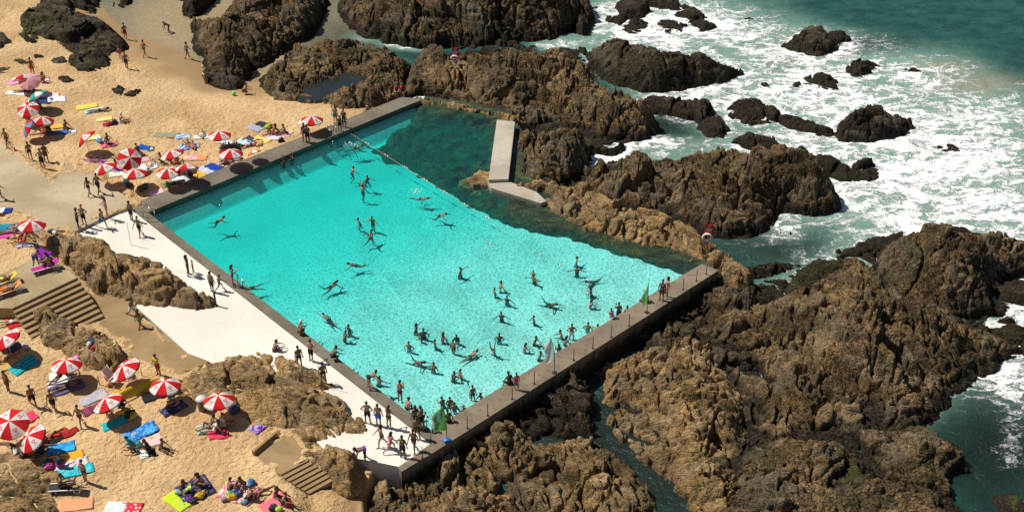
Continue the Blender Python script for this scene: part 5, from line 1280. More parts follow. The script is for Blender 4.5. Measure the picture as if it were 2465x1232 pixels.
m = MB(); m.tube([(0, 0, -.05), (0, 0, .34)], .016); ME_UP = m.mesh('upper_pole', True); ME_UP.materials.append(M_STEEL)
m = MB(); m.lathe([(.0, .42), (.012, .41), (.02, .38), (.028, .352), (.0, .35)], 8); ME_FIN = m.mesh('finial', True); ME_FIN.materials.append(M_WPLA)
m = MB(); m.tube([(.02, 0, .33), (.35, 0, .285), (.7, 0, .135), (.93, 0, -.02)], .006, 5); ME_RIB = m.mesh('rib', True); ME_RIB.materials.append(M_STEEL)
m = MB(); m.tube([(0, 0, -.3), (0, 0, 1.34)], .018); m.tube([(0, 0, 1.27), (0, 0, 1.37)], .026); ME_POLE = m.mesh('pole', True); ME_POLE.materials.append(M_STEEL)
def parasol(px, py, kind, tilt, head, spin, label, s=1.0, z=None):
    hz = (1.33+.36)*s
    zg = 0.0 if z is None else z
    for _ in range(6):
        q = P(px, py, zg+hz)
        a = math.radians(tilt); hd_ = math.radians(head)
        off = V((math.cos(hd_), math.sin(hd_), 0))*math.sin(a)*.36*s
        b = q-off
        if z is None: zg = zs1(b.x, b.y)
    root = empty('beach_parasol', (b.x, b.y, zg)); root.scale = (s,)*3
    tag(root, label, 'parasol', 'beach parasols')
    link('pole', ME_POLE, None, root)
    ax = V((-math.sin(hd_), math.cos(hd_), 0))
    T = Matrix.Translation((0, 0, 1.33)) @ Matrix.Rotation(a, 4, ax) @ Matrix.Rotation(math.radians(spin), 4, 'Z')
    for nm, me_ in (('upper_pole', ME_UP), ('canopy', CANO[kind]), ('finial', ME_FIN)):
        link(nm, me_, None, root).matrix_local = T
    for k in range(8): link('rib', ME_RIB, None, root).matrix_local = T @ Matrix.Translation((0, 0, -.012)) @ Matrix.Rotation(2*PI*k/8, 4, 'Z')
    return root
for a in [
 (157, 866, 'rw', 8, 95, 68, 'red and white parasol above the white towel, two sunbathers at its foot'),
 (295, 878, 'rw', 24, 190, 60, 'red and white parasol beside the head of the yellow rescue board'),
 (396, 917, 'rw', 6, 80, 66, 'red and white parasol between the black and navy towels'),
 (253, 957, 'rw', 22, 160, 70, 'low red and white parasol at the tail of the yellow rescue board'),
 (525, 951, 'rw', 9, 95, 80, 'red and white parasol next to the grey bin, nearest the tan slope'),
 (22, 1012, 'rw', 22, 265, 60, 'largest red and white parasol, cut by the left edge', 1.08),
 (66, 1046, 'rw', 34, 205, 62, 'steeply tilted red and white parasol beside the pitted grey rock'),
 (7, 806, 'rw', 26, 185, 60, 'red and white parasol half cut by the left edge below red towels'),
 (75, 531, 'rw', 6, 60, 68, 'red and white parasol above the teal striped towel near the path'),
 (64, 256, 'rw', 16, 265, 75, 'upper of the two close red and white parasols at the far left'),
 (100, 281, 'rw', 10, 80, 70, 'lower of the two close red and white parasols at the far left'),
 (198, 324, 'rw', 44, 165, 62, 'sharply tilted red and white parasol with its shade on open sand'),
 (312, 377, 'rw', 42, 300, 68, 'shaded red and white parasol facing away from the sun, near the blue towel'),
 (410, 361, 'rw', 16, 150, 70, 'red and white parasol in the middle of the upper beach group'),
 (247, 395, 'rw', 20, 165, 66, 'red and white parasol closest to the concrete path end'),
 (323, 407, 'rw', 8, 95, 66, 'red and white parasol above the small turquoise ball'),
 (403, 405, 'rw', 4, 90, 66, 'upright red and white parasol by the wall, beside a flatter tilted one'),
 (447, 393, 'rw', 30, 100, 66, 'thin looking red and white parasol tipped away, near the orange towel'),
 (527, 316, 'rw', 6, 80, 70, 'red and white parasol standing alone left of the pale blue towels'),
 (555, 360, 'rw', 8, 90, 66, 'red and white parasol by the wall with two sunbathers behind it'),
 (750, 280, 'rw', 5, 90, 70, 'red and white parasol alone by the wall handrail at the rocks'),
 (608, 360, 'og', 34, 130, 50, 'orange and white parasol leaning over the beach wall'),
 (56, 178, 'rw', 32, 100, 66, 'red and white parasol tipped away behind the pink one'),
 (68, 188, 'pk', 22, 280, 50, 'pale pink parasol at the far upper left'),
 (84, 221, 'te', 34, 150, 60, 'teal and white parasol tilted over a dark blue towel'),
 (58, 302, 'bl', 56, 195, 50, 'blue and red patterned parasol lying low on its side', .85)]:
    if len(a) == 8: parasol(*a[:7], s=a[7])
    elif a[0] == 58: parasol(*a[:7], s=.8)
    elif a[0] == 608: parasol(*a[:7], s=.66)
    else: parasol(*a[:7], z=1.25 if a[0] == 75 else None)
# ================================================================= towels
_TM = {}
def towel_mat(kind, c1, c2):
    k = (kind, c1, c2)
    if k in _TM: return _TM[k]
    t = NT('towel_'+kind); o = t.obj(); s = t.sep(o)
    if kind == 'stripe': f = t.ramp(t.math('SINE', t.math('MULTIPLY', s[1], 22)), -.15, .15)
    elif kind == 'cross': f = t.ramp(t.math('SINE', t.math('MULTIPLY', s[0], 11)), -.2, .2)
    elif kind == 'dots': f = t.ramp(t.voronoi(o, 3.6, 'F1', .5), .22, .27, 1, 0)
    elif kind == 'blotch': f = t.ramp(t.noise(o, 4.5, 3, .6, .6), .45, .6)
    elif kind == 'half': f = t.ramp(s[0], -.02, .02)
    else: f = t.math('MULTIPLY', t.noise(o, 6, 3), .25)
    c = t.mix(f, c1, c2)
    n = t.noise(o, 5, 3, .6)
    _TM[k] = t.fin(c, .9, t.bump(n, .5, .05), spec=.1)
    return _TM[k]
def towel(px, py, L, Wd, ang, kind, c1, c2, label, z=None, cat='towel', name='towel', rough=1.0):
    g = ground_at(px, py) if z is None else P(px, py, z)
    a = math.radians(ang); nx, ny = 15, 9; sd_ = RNG.random()*50
    xx, yy = np.meshgrid(np.linspace(-L/2, L/2, nx), np.linspace(-Wd/2, Wd/2, ny))
    xx = xx + .05*rough*noise(yy*2.3+sd_, xx*1.1, 5); yy = yy + .05*rough*noise(xx*2.1+sd_, yy*1.1, 6)
    wx, wy = g.x+xx*math.cos(a)-yy*math.sin(a), g.y+xx*math.sin(a)+yy*math.cos(a)
    zz = (zsand(wx, wy) if z is None else np.full(wx.shape, z)) - g.z + .065 + rough*.03*noise(xx*3+sd_, yy*3, 7) + rough*.015*noise(xx*8+sd_, yy*6, 8)
    n = nx*ny
    vt = np.stack([xx, yy, zz], -1).reshape(-1, 3); vb = vt.copy(); vb[:, 2] -= .05
    idx = np.arange(n).reshape(ny, nx)
    q = np.stack([idx[:-1, :-1], idx[:-1, 1:], idx[1:, 1:], idx[1:, :-1]], -1).reshape(-1, 4)
    rim_ = np.concatenate([idx[0, :], idx[1:, -1], idx[-1, -2::-1], idx[-2:0:-1, 0]])
    r2 = np.roll(rim_, -1)
    sidef = np.stack([rim_, rim_+n, r2+n, r2], -1)
    me = npmesh(name, np.concatenate([vt, vb]), np.concatenate([q, q[:, ::-1]+n, sidef]))
    o = link(name, me, towel_mat(kind, c1, c2), None, g, a)
    return tag(o, label, cat, 'towels spread on the sand')
TQ, WHT, NVY, PK, BL = (.02, .42, .46), (.78, .77, .74), (.025, .03, .07), (.72, .30, .38), (.02, .10, .50)
for a in [
 (57, 880, 1.7, 1.0, 50, 'stripe', (.02, .30, .26), (.03, .50, .60), 'green and turquoise striped towel beside the yellow cloth'),
 (24, 877, 1.1, .8, 40, 'plain', (.62, .42, .12), (.5, .3, .1), 'crumpled yellow cloth beside the green and turquoise striped towel'),
 (141, 906, 1.1, .9, 20, 'plain', WHT, (.6, .6, .6), 'white towel at the foot of the large parasol'),
 (163, 934, 2.0, .9, 30, 'plain', (.10, .09, .20), (.2, .2, .3), 'dark violet towel under two sunbathers'),
 (150, 920, 1.8, .6, 30, 'stripe', (.7, .7, .7), (.1, .1, .12), 'black and white towel under the upper sunbather'),
 (226, 958, 1.7, .9, 35, 'blotch', (.30, .36, .45), (.55, .42, .40), 'faded blue grey towel beside the low tilted parasol'),
 (226, 984, 1.4, .8, 35, 'cross', (.16, .03, .07), (.25, .06, .10), 'dark wine red towel under the low tilted parasol edge'),
 (276, 1020, 1.5, .7, 30, 'plain', TQ, (.02, .3, .4), 'plain turquoise towel half in shade'),
 (340, 1041, 2.0, 1.0, 35, 'blotch', (.03, .14, .50), (.10, .45, .80), 'large bright blue wave patterned towel'),
 (358, 1066, 1.7, .85, 30, 'plain', (.80, .48, .46), WHT, 'pale pink towel just below the large blue one'),
 (356, 1092, .9, .7, 20, 'half', WHT, (.04, .04, .05), 'black and white cloth below the pale pink towel'),
 (147, 1080, 1.6, .9, 22, 'blotch', (.02, .22, .55), (.05, .42, .75), 'blue towel at the head of the row of four'),
 (161, 1102, 1.9, .8, 22, 'plain', (.75, .38, .03), (.6, .3, .03), 'orange yellow towel second in the row of four'),
 (172, 1117, 1.9, .7, 22, 'blotch', (.45, .58, .78), (.75, .55, .45), 'pale blue floral towel third in the row of four'),
 (184, 1134, 2.0, .8, 22, 'blotch', (.02, .40, .50), (.10, .60, .66), 'turquoise towel last in the row of four'),
 (183, 1216, 1.9, .9, 12, 'plain', (.80, .32, .14), (.8, .5, .4), 'coral orange towel at the bottom edge'),
 (279, 1224, 1.1, 1.2, 90, 'plain', (.62, .68, .68), (.5, .6, .6), 'pale grey towel at the bottom edge beside a dotted one'),
 (316, 1224, .9, 1.2, 90, 'dots', (.66, .04, .06), WHT, 'red towel with white dots at the bottom edge'),
 (430, 1206, 1.7, 1.0, -40, 'half', (.52, .66, .03), (.5, .62, .05), 'lime yellow towel with a pale blue patch beside the blanket'),
 (470, 1180, 1.9, 1.7, 35, 'blotch', (.03, .04, .10), (.10, .08, .16), 'dark blue picnic blanket with a seated group'),
 (372, 952, 1.5, .9, 30, 'plain', (.02, .022, .022), (.03, .03, .03), 'black towel left of the parasol by the lifeguard'),
 (418, 984, 1.6, .8, 40, 'blotch', (.025, .025, .06), (.10, .10, .18), 'crumpled navy towel right of the black one'),
 (526, 1045, 1.1, .8, 12, 'plain', (.72, .03, .12), (.8, .15, .1), 'crimson towel at the feet of the right hand group'),
 (506, 1028, 1.6, .8, 25, 'stripe', (.20, .26, .20), (.45, .46, .40), 'grey green striped towel left of the crimson one'),
 (633, 1022, 1.7, .7, 50, 'blotch', (.13, .03, .28), (.42, .38, .60), 'purple towel lying alone near the landing'),
 (662, 1210, 1.7, .9, 45, 'plain', (.78, .15, .20), (.7, .3, .3), 'coral pink towel at the bottom near the lower steps'),
 (575, 1186, 2.1, 1.5, -20, 'blotch', (.70, .16, .22), (.80, .66, .64), 'pink and white blanket with a seated family'),
 (125, 1053, 2.1, .6, 40, 'plain', (.50, .03, .03), (.3, .02, .02), 'long red towel above the blue one'),
 (152, 1050, 1.9, .6, 40, 'half', (.02, .02, .02), (.3, .02, .02), 'black towel beside the long red one'),
 (57, 1012, 1.6, .9, 45, 'plain', (.70, .06, .13), (.6, .05, .1), 'crimson pink towel behind the largest parasol'),
 (46, 756, 1.9, .8, 40, 'plain', (.68, .05, .05), (.5, .03, .03), 'upper of two bright red towels below the terrace'),
 (52, 774, 1.9, .8, 40, 'plain', (.58, .02, .03), (.5, .03, .03), 'lower of two bright red towels below the terrace'),
 (20, 547, 2.0, 1.0, 12, 'stripe', (.02, .12, .20), (.05, .34, .42), 'teal and navy striped towel at the left edge'),
 (28, 566, 1.9, .8, 15, 'plain', (.70, .08, .34), (.6, .1, .3), 'bright pink towel at the left edge'),
 (50, 575, 1.9, .8, 22, 'blotch', (.55, .40, .15), (.15, .08, .05), 'yellow brown towel at the left edge'),
 (66, 590, 1.4, .6, 22, 'blotch', (.04, .08, .25), (.6, .6, .6), 'navy and white towel before the left edge parasol'),
 (10, 508, 1.2, .7, 0, 'half', WHT, (.02, .04, .25), 'white and blue cloth lying on the path edge'),
 (45, 196, 1.9, 1.1, 40, 'blotch', (.84, .50, .56), (.75, .10, .40), 'pink and magenta towel under the pale pink parasol'),
 (102, 194, 1.2, .9, 20, 'blotch', (.78, .10, .45), (.8, .6, .65), 'magenta towel right of the pale pink parasol'),
 (40, 226, 1.9, .6, -12, 'plain', (.74, .80, .80), (.6, .7, .7), 'narrow white towel left of the teal and white parasol'),
 (100, 243, 1.8, .9, -5, 'plain', (.03, .05, .15), (.05, .08, .2), 'dark blue towel in the teal and white parasol shade'),
 (137, 240, 1.5, .9, 15, 'plain', (.70, .74, .76), WHT, 'white towel right of the dark blue shaded one'),
 (122, 230, 1.5, .7, 5, 'blotch', (.80, .42, .50), WHT, 'pink patterned towel above the white one'),
 (210, 258, 1.8, .8, 22, 'plain', (.76, .58, .10), (.7, .5, .1), 'yellow towel alone on the open upper sand'),
 (231, 267, 1.8, .8, 22, 'stripe', (.30, .58, .66), (.55, .70, .74), 'light blue towel beside the yellow one on upper sand'),
 (252, 288, 1.3, .7, 20, 'plain', (.72, .62, .24), (.6, .5, .2), 'faded yellow towel near the person with white hat'),
 (266, 300, 1.2, .6, 10, 'blotch', (.55, .05, .06), (.05, .05, .05), 'red and black cloth heap near the person with white hat'),
 (127, 307, 1.9, .8, 18, 'plain', (.78, .42, .08), (.7, .35, .08), 'orange towel below the lower close parasol'),
 (140, 320, 2.0, .8, 18, 'plain', (.04, .08, .24), (.4, .5, .6), 'blue towel in shade below the orange one'),
 (166, 318, 1.2, .6, 15, 'half', (.05, .12, .40), (.70, .74, .78), 'white and blue towel end beyond the shaded blue one'),
 (222, 333, 1.4, .8, 25, 'blotch', (.70, .56, .06), WHT, 'yellow and white towel beside the sharply tilted parasol'),
 (264, 350, 1.4, .7, 30, 'blotch', (.45, .02, .07), (.7, .25, .3), 'wine red towel beyond the sharply tilted parasol shade'),
 (400, 327, 2.1, .8, 0, 'stripe', (.50, .22, .05), (.05, .34, .34), 'long multicoloured striped towel on the upper sand'),
 (440, 329, 1.3, .8, 15, 'blotch', (.16, .30, .55), (.55, .66, .78), 'light blue patterned towel right of the long striped one'),
 (350, 357, 1.4, .8, -20, 'plain', (.01, .07, .36), (.03, .15, .5), 'royal blue towel above the shaded parasol'),
 (231, 388, 1.6, .7, -18, 'plain', (.55, .16, .44), (.5, .15, .4), 'pink violet towel left of the path end parasol'),
 (336, 387, 1.6, .7, 15, 'plain', (.74, .36, .44), (.7, .4, .4), 'rose towel right of the shaded parasol'),
 (290, 408, 1.3, .7, 8, 'plain', (.72, .16, .46), (.6, .2, .4), 'magenta pink towel right of the path end parasol'),
 (288, 419, 1.6, .8, 15, 'plain', (.58, .68, .52), (.5, .6, .5), 'pale mint towel below the magenta pink one'),
 (352, 403, 1.8, 1.0, 20, 'stripe', (.55, .74, .76), (.7, .8, .8), 'pale blue towel above the turquoise ball parasol'),
 (455, 354, 1.7, 1.1, 25, 'blotch', (.03, .07, .30), (.60, .68, .76), 'blue and white patterned towel with two sunbathers'),
 (485, 331, 1.2, .6, 10, 'plain', (.55, .72, .72), WHT, 'small pale towel under the sunbather with raised legs'),
 (614, 309, 1.5, .9, -30, 'dots', (.36, .34, .44), (.55, .54, .62), 'grey dotted towel on the upper sand by the dark one'),
 (634, 302, 1.5, .8, -30, 'plain', (.03, .035, .05), (.05, .05, .08), 'dark navy towel joined to the grey dotted one'),
 (680, 323, 1.6, .8, -15, 'blotch', (.80, .62, .68), (.75, .3, .4), 'white and pink towel with two people near the wall'),
 (662, 333, 1.6, .7, -15, 'stripe', (.66, .60, .72), (.75, .5, .5), 'lilac striped towel closest to the wall'),
 (630, 338, 1.6, .9, -35, 'plain', (.72, .54, .14), (.7, .5, .2), 'ochre yellow towel between lilac and dark towels'),
 (607, 339, 1.6, .9, -35, 'plain', (.05, .045, .08), (.08, .07, .12), 'charcoal towel left of the ochre yellow one'),
 (590, 344, 1.5, .8, -35, 'plain', (.50, .68, .74), (.6, .7, .75), 'pale blue towel left of the charcoal one'),
 (541, 343, 1.4, .6, -25, 'plain', (.55, .72, .78), (.6, .7, .75), 'pale cyan towel under the lone left parasol edge'),
 (556, 354, 1.7, 1.0, -10, 'plain', (.03, .035, .035), (.05, .06, .06), 'dark towel under two sunbathers behind the wall parasol'),
 (479, 381, 1.3, .9, 5, 'plain', (.80, .30, .10), (.8, .35, .15), 'orange towel in the row above the wall'),
 (459, 381, 1.1, .9, 5, 'blotch', (.76, .22, .40), (.8, .6, .6), 'pink blotched towel between orange and yellow ones'),
 (438, 382, 1.3, .8, 5, 'plain', (.76, .50, .14), (.7, .45, .12), 'amber towel left of the pink blotched one'),
 (514, 404, 1.3, .9, -30, 'plain', (.015, .05, .34), (.02, .08, .4), 'royal blue towel touching the beach wall'),
 (495, 411, 1.3, .8, -30, 'blotch', (.60, .60, .66), (.45, .5, .6), 'grey white towel left of the royal blue one by the wall'),
 (474, 421, 1.4, .9, -25, 'plain', (.78, .45, .06), (.7, .4, .05), 'golden yellow towel along the beach wall'),
 (436, 434, 1.3, .9, 20, 'blotch', (.70, .74, .82), (.5, .6, .75), 'white blue towel at the beach wall'),
 (377, 464, 1.1, .6, 30, 'plain', (.74, .46, .62), WHT, 'pink towel corner at the beach wall near the path'),
 (553, 389, 1.7, .8, 10, 'blotch', (.05, .04, .16), (.78, .70, .72), 'dark and white towel in front of the wall parasol'),
 (737, 297, 1.3, .7, -10, 'plain', (.78, .76, .66), WHT, 'cream towel beside the lone parasol at the rocks'),
 (256, 832, 1.2, .6, 30, 'blotch', (.45, .60, .62), (.6, .4, .1), 'pale turquoise towel on the rock heap')]:
    kw = {}
    if a[0] == 256: kw['z'] = .75
    if a[0] == 10: kw['z'] = .16
    towel(*a, **kw)
# ================================================================= furniture of the pool
def handrail(a, b, h, label, base=0.0, down=.7):
    """two hooped grab rails of a pool ladder; a: deck side px, b: water side px of the first hoop"""
    root = empty('pool_ladder', P(*a[0], base)); tag(root, label, 'pool ladder', 'steel pool ladders')
    o = root.location
    for (p, q) in a[1]:
        A, B = P(*p, base)-o, P(*q, base)-o
        d = (B-A); m = MB(); pts = [A+V((0, 0, 0)), A+V((0, 0, h-.12))]
        for k in range(7):
            th = PI - PI*k/6; pts.append(A + d*.5 + d*(.5*math.cos(th)) + V((0, 0, h-.12+.14*math.sin(th))))
        pts += [B+V((0, 0, h-.12)), B+V((0, 0, -down))]
        m.tube(pts, .028, 8); m.build('handrail', M_CHROME, root, True)
    (p1, q1), (p2, q2) = a[1]
    for k in range(3):
        m = MB(); m.tube([P(*q1, base)-o+V((0, 0, -.25-.25*k)), P(*q2, base)-o+V((0, 0, -.25-.25*k))], .022, 6); m.build('rung', M_CHROME, root, True)
    return root
handrail(((346, 528), [((345, 522), (362, 515)), ((357, 532), (374, 524))]), None, .85, 'steel ladder rails at the rim corner nearest the path')
handrail(((790, 322), [((788, 321), (797, 336)), ((803, 316), (812, 330))]), None, .85, 'steel ladder rails on the beach wall beside the two standing people')
handrail(((571, 690), [((573, 684), (578, 694)), ((586, 693), (591, 704))]), None, .95, 'dark ladder rails halfway down the narrow rim')
handrail(((994, 1030), [((994, 1022), (1012, 1014)), ((1014, 1034), (1027, 1022))]), None, .95, 'dark ladder rails in the pool corner by the blue based flag')
handrail(((1036, 1046), [((1049, 1036), (1040, 1027)), ((1060, 1030), (1050, 1021))]), None, .25, 'low bent rail stubs at the sea wall corner of the pool', down=.5)
# posts along the sea wall
for px, py in [(1700, 660), (1676, 676), (1644, 697), (1554, 733), (1514, 784), (1471, 811), (1427, 838), (1381, 867), (1286, 924), (1233, 960), (1174, 1000), (1125, 1030), (1017, 1103), (1335, 897), (1602, 722)]:
    if px in (1335, 1602, 1554): continue
    root = empty('rail_post', P(px, py, .003)); tag(root, 'slim rusty iron post standing on the outer edge of the sea wall', 'post', 'iron posts along the sea wall')
    m = MB(); m.tube([(0, 0, 0), (0, 0, .95)], .026, 8); m.tube([(0, 0, .95), (0, 0, .965)], .03, 8); m.build('post_shaft', M_DKMET, root, True)
    m = MB(); m.box((0, 0, .012), (.14, .14, .024)); m.build('base_plate', M_DKMET, root, bevel=.004)
M_FG = canvas('green_flag', (.16, .50, .12), .45); M_FW = canvas('pale_flag', (.88, .90, .82), .5); M_FWT = canvas('flag_white', (.75, .78, .72))
def feather(px, py, h, wid, mat, label, curl, bluebase=False, face=0):
    g = P(px, py, .003); root = empty('feather_flag', g, math.radians(face)); tag(root, label, 'flag', 'feather flags on the sea wall')
    m = MB(); pts = [(0, 0, 0)]+[(-.12*curl*(k/10)**3, 0, h*k/10) for k in range(1, 11)]
    m.tube(pts, [.022]*6+[.015]*5, 8); m.build('pole', M_DKMET, root, True)
    nx, nz = 8, 16; vs = []; fs = []
    for j in range(nz+1):
        f = j/nz; zz = h*(.30+.70*f)
        w0 = wid*(1-max(0, (f-.45)/.55)**2.0)*(.92+.08*f)
        for i in range(nx+1):
            u = i/nx; x = -.12*curl*(zz/h)**3 - u*w0
            vs.append((x, .09*math.sin(u*5+f*7)*u, zz-.10*u*(1-f)))
    for j in range(nz):
        for i in range(nx): fs.append((j*(nx+1)+i, j*(nx+1)+i+1, (j+1)*(nx+1)+i+1, (j+1)*(nx+1)+i))
    m = MB(); m.quadmesh(vs, fs)
    if mat is M_FG:      # pale hem and a white word-like band
        for k, fc in enumerate(fs):
            i, j = k % nx, k//nx
            if i == nx-1 or (i in (3, 4) and 5 < j < 12): m.m[k] = 1
    me = m.mesh('flag_cloth', True); me.materials.append(mat); me.materials.append(M_FWT); link('flag_cloth', me, None, root)
    m = MB()
    if bluebase:
        m.lathe([(.0, .16), (.12, .16), (.24, .10), (.26, .04), (.22, .0), (0, .0)], 14); m.build('water_base', plain('blue_bag', (.03, .20, .55), .45), root, True)
    else:
        m.box((0, 0, .015), (.3, .3, .03)); m.build('base_plate', M_DKMET, root, bevel=.005)
feather(1076, 1060, 2.75, .85, M_FG, 'green feather flag on a round blue base at the pool corner', 1.2, True)
feather(1335, 897, 2.9, .62, M_FW, 'pale whitish feather flag halfway along the sea wall', 2.6)
feather(1557, 752, 2.5, .52, M_FG, 'green feather flag furled narrow near the far end of the sea wall', .3, False, 40)
# lifebuoys
M_SIGN = plain('sign_red', (.55, .02, .035), .5); M_BUOY = plain('buoy_white', (.82, .80, .76), .5, var=.05)
def lifebuoy(px, py, label, s=1.0):
    g = on_rock(px, py); root = empty('lifebuoy_station', g, math.radians(-8)); root.scale = (s,)*3
    tag(root, label, 'lifebuoy', 'lifebuoy stations on the rocks')
    m = MB(); m.tube([(0, 0, -.4), (0, 0, 2.1)], .04, 8); m.build('post_shaft', M_SIGN, root, True)
    b = m = MB(); m.box((.0, -.06, 1.72), (.62, .03, .82)); sg = m.build('sign_board', M_SIGN, root, bevel=.01)
    m = MB()
    for k, (zz, w_) in enumerate(((1.78, .46), (1.70, .40), (1.62, .44))): m.box((0, -.078, zz), (w_, .006, .035))
    m.box((0, -.078, 1.98), (.2, .006, .07)); m.build('lettering', M_WPLA, sg)
    R_, r_ = .30, .085; vs = []; fs = []; n1, n2 = 24, 10
    for i in range(n1):
        for j in range(n2):
            a, b_ = 2*PI*i/n1, 2*PI*j/n2
            vs.append(((R_+r_*math.cos(b_))*math.cos(a)-.08, -.19+r_*math.sin(b_), (R_+r_*math.cos(b_))*math.sin(a)+1.08))
            fs.append((i*n2+j, ((i+1) % n1)*n2+j, ((i+1) % n1)*n2+(j+1) % n2, i*n2+(j+1) % n2))
    m = MB(); m.quadmesh(vs, fs)
    bu = m.build('ring', [M_BUOY, M_SIGN], root, True)
    m = MB()
    for a in (.8, 2.35, 3.9, 5.5):
        pts = [V(((R_)*math.cos(a)-.08, -.19, R_*math.sin(a)+1.08))]
        c = pts[0]; ax = V((math.cos(a), 0, math.sin(a))); ring = []
        for k in range(13):
            th = 2*PI*k/12; ring.append(c+ax*(r_+.006)*math.cos(th)+V((0, 1, 0))*(r_+.006)*math.sin(th))
        m.tube(ring, .018, 6)
    m.build('rope_band', M_SIGN, bu, True)
lifebuoy(1098, 166, 'farther lifebuoy, white ring and red sign on the layered rock spine', 1.0)
lifebuoy(1702, 598, 'nearer lifebuoy, white ring and red sign above the sea wall end', 1.0)
# swim rope
A = P(838, 318, POOLW+.02); B = P(1222, 556, POOLW+.02); root = empty('float_line', A)
tag(root, 'float line of red and white buoys crossing the pool', 'rope')
m = MB(); N = 40; pts = []
for k in range(N+1):
    f = k/N; q = A.lerp(B, f); w_ = .25*math.sin(PI*f); pts.append(V((q.x-A.x+axU.x*w_, q.y-A.y+axU.y*w_, .0)))
m.tube(pts, .014, 6); m.build('rope', plain('rope_fibre', (.42, .33, .24), .9), root, True)
for k in range(5, N, 5):
    d = (pts[k+1]-pts[k-1]).normalized(); m = MB(); M_ = d.to_track_quat('Z', 'Y').to_matrix()
    for j, off in enumerate((-.24, -.08, .08, .24)):
        m.mi = j % 2; c = pts[k]+d*off+V((0, 0, .03))
        m.lathe([(.0, -.075), (.035, -.07), (.05, 0), (.035, .07), (.0, .075)], 10, M_, c)
    m.build('float', [M_SIGN, M_BUOY], root, True)
for i, (px, py) in enumerate([(1300, 612), (1348, 637), (1180, 585), (1432, 700), (1370, 710)]):
    g = P(px, py, POOLW+.015); m = MB(); d = V((.75, -.6, 0)).normalized(); M_ = d.to_track_quat('Z', 'Y').to_matrix()
    for j in range(3):
        m.mi = j % 2; m.lathe([(.0, -.07), (.026, -.06), (.034, 0), (.026, .06), (.0, .07)], 8, M_, d*(j-1)*.16)
    tag(m.build('loose_float', [M_SIGN, M_BUOY], None, True, loc=g), 'little drifting string of red and white floats in the shallow end', 'float', 'loose float strings drifting in the pool')
# posts and poles on the deck
def pole(px, py, h, r, mat, label, name='pole', z=-.09):
    root = empty(name, P(px, py, z)); tag(root, label, 'pole')
    m = MB(); m.tube([(0, 0, 0), (0, 0, h)], r, 10); m.lathe([(0, h+.03), (r*1.2, h+.02), (r*1.2, h), (0, h)], 10); m.build('shaft', mat, root, True)
    m = MB(); m.lathe([(0, .03), (r*2.2, .03), (r*2.6, 0), (0, 0)], 12); m.build('foot', mat, root, True)
pole(520, 736, 1.15, .07, M_DKMET, 'thick black post standing on the deck beside the boulder', 'bollard')
pole(316, 590, 2.0, .022, M_WPLA, 'thin pale shower pole at the upper end of the deck')
pole(770, 928, 2.6, .016, M_WPLA, 'very thin white pole beside a standing bather on the deck')
for px, py, h, lab in [(240, 926, .75, 'short wooden stake left of the lifeguard chair'), (342, 905, .6, 'short wooden stake behind the yellow rescue board')]:
    g = ground_at(px, py); root = empty('stake', g); tag(root, lab, 'stake'); m = MB(); m.tube([(0, 0, -.2), (.01, 0, h)], [.03, .022], 7); m.build('shaft', plain('stake_wood', (.14, .06, .04), .8), root, True)
# ================================================================= things on the sand
def lounger(px, py, ang, z, frame, fabric, label, back=25):
    g = P(px, py, z) if z is not None else ground_at(px, py)
    root = empty('sun_lounger', g, math.radians(ang)); tag(root, label, 'sun lounger', 'sun loungers')
    for s in (-1, 1):
        m = MB(); m.tube([(-.95, s*.3, .32), (.35, s*.3, .30), (.95, s*.3, .30)], .03, 8); m.build('side_rail', frame, root, True)
        for x in (-.72, .62):
            m = MB(); pts = [(x-.16, s*.3, .3)]+[(x+.17*math.cos(PI+PI*k/6), s*.3, .18-.16*math.sin(PI*k/6)) for k in range(7)]+[(x+.16, s*.3, .3)]
            m.tube(pts, .026, 7); m.build('leg', frame, root, True)
    m = MB(); vs = []; fs = []
    for i in range(11):
        x = -.95+1.25*i/10
        for j in range(5): vs.append((x, -.29+.58*j/4, .33-.03*math.sin(PI*j/4)))
    for i in range(10):
        for j in range(4): fs.append((i*5+j, (i+1)*5+j, (i+1)*5+j+1, i*5+j+1))
    m.quadmesh(vs, fs); m.quadmesh([(a, b, c-.035) for a, b, c in vs], [tuple(reversed(f)) for f in fs]); m.build('seat', fabric, root, True)
    a = math.radians(back); m = MB(); m.box((.3+.33*math.cos(a), 0, .33+.33*math.sin(a)), (.68, .58, .05), Matrix.Rotation(-a, 3, 'Y')); m.build('backrest', fabric, root, bevel=.015)
    return g
F_MAG, F_YEL, F_BLK, F_ORG = plain('magenta_cover', (.40, .02, .20), .85), plain('yellow_cover', (.75, .48, .04), .85), plain('black_cover', (.02, .02, .02), .8), plain('orange_cover', (.70, .25, .08), .85)
g = lounger(112, 650, 30, TERZ, M_WPLA, F_MAG, 'white framed lounger with magenta towel at the terrace edge')
pp(118, 645, 'sitknees', 200, 'bikini:black', 'woman sitting on the magenta lounger at the terrace edge', loc=g+V((.35, .2, .34)), group=GB, hair='l', skin=2)
g = lounger(22, 706, 35, TERZ, M_WPLA, F_ORG, 'nearer white framed lounger at the left end of the terrace')
pp(22, 700, 'supineflat', 215, 'shorts:orange', 'person in orange lying on the nearer terrace lounger', loc=g+V((-.1, 0, .36)), group=GB, skin=2)
g = lounger(12, 684, 35, TERZ, M_WPLA, F_YEL, 'farther white framed lounger at the left end of the terrace')
pp(12, 680, 'supineflat', 215, 'bikini:yellow', 'person in yellow lying on the farther terrace lounger', loc=g+V((-.1, 0, .36)), group=GB, hair='l')
g = lounger(162, 1180, 5, None, M_WPLA, F_BLK, 'black lounger with white ends at the lower left', 60)
pp(150, 1176, 'sitlegs', 20, 'brief:black', 'person sitting on the black lounger at the lower left', loc=g+V((-.35, 0, .34)), group=GB)
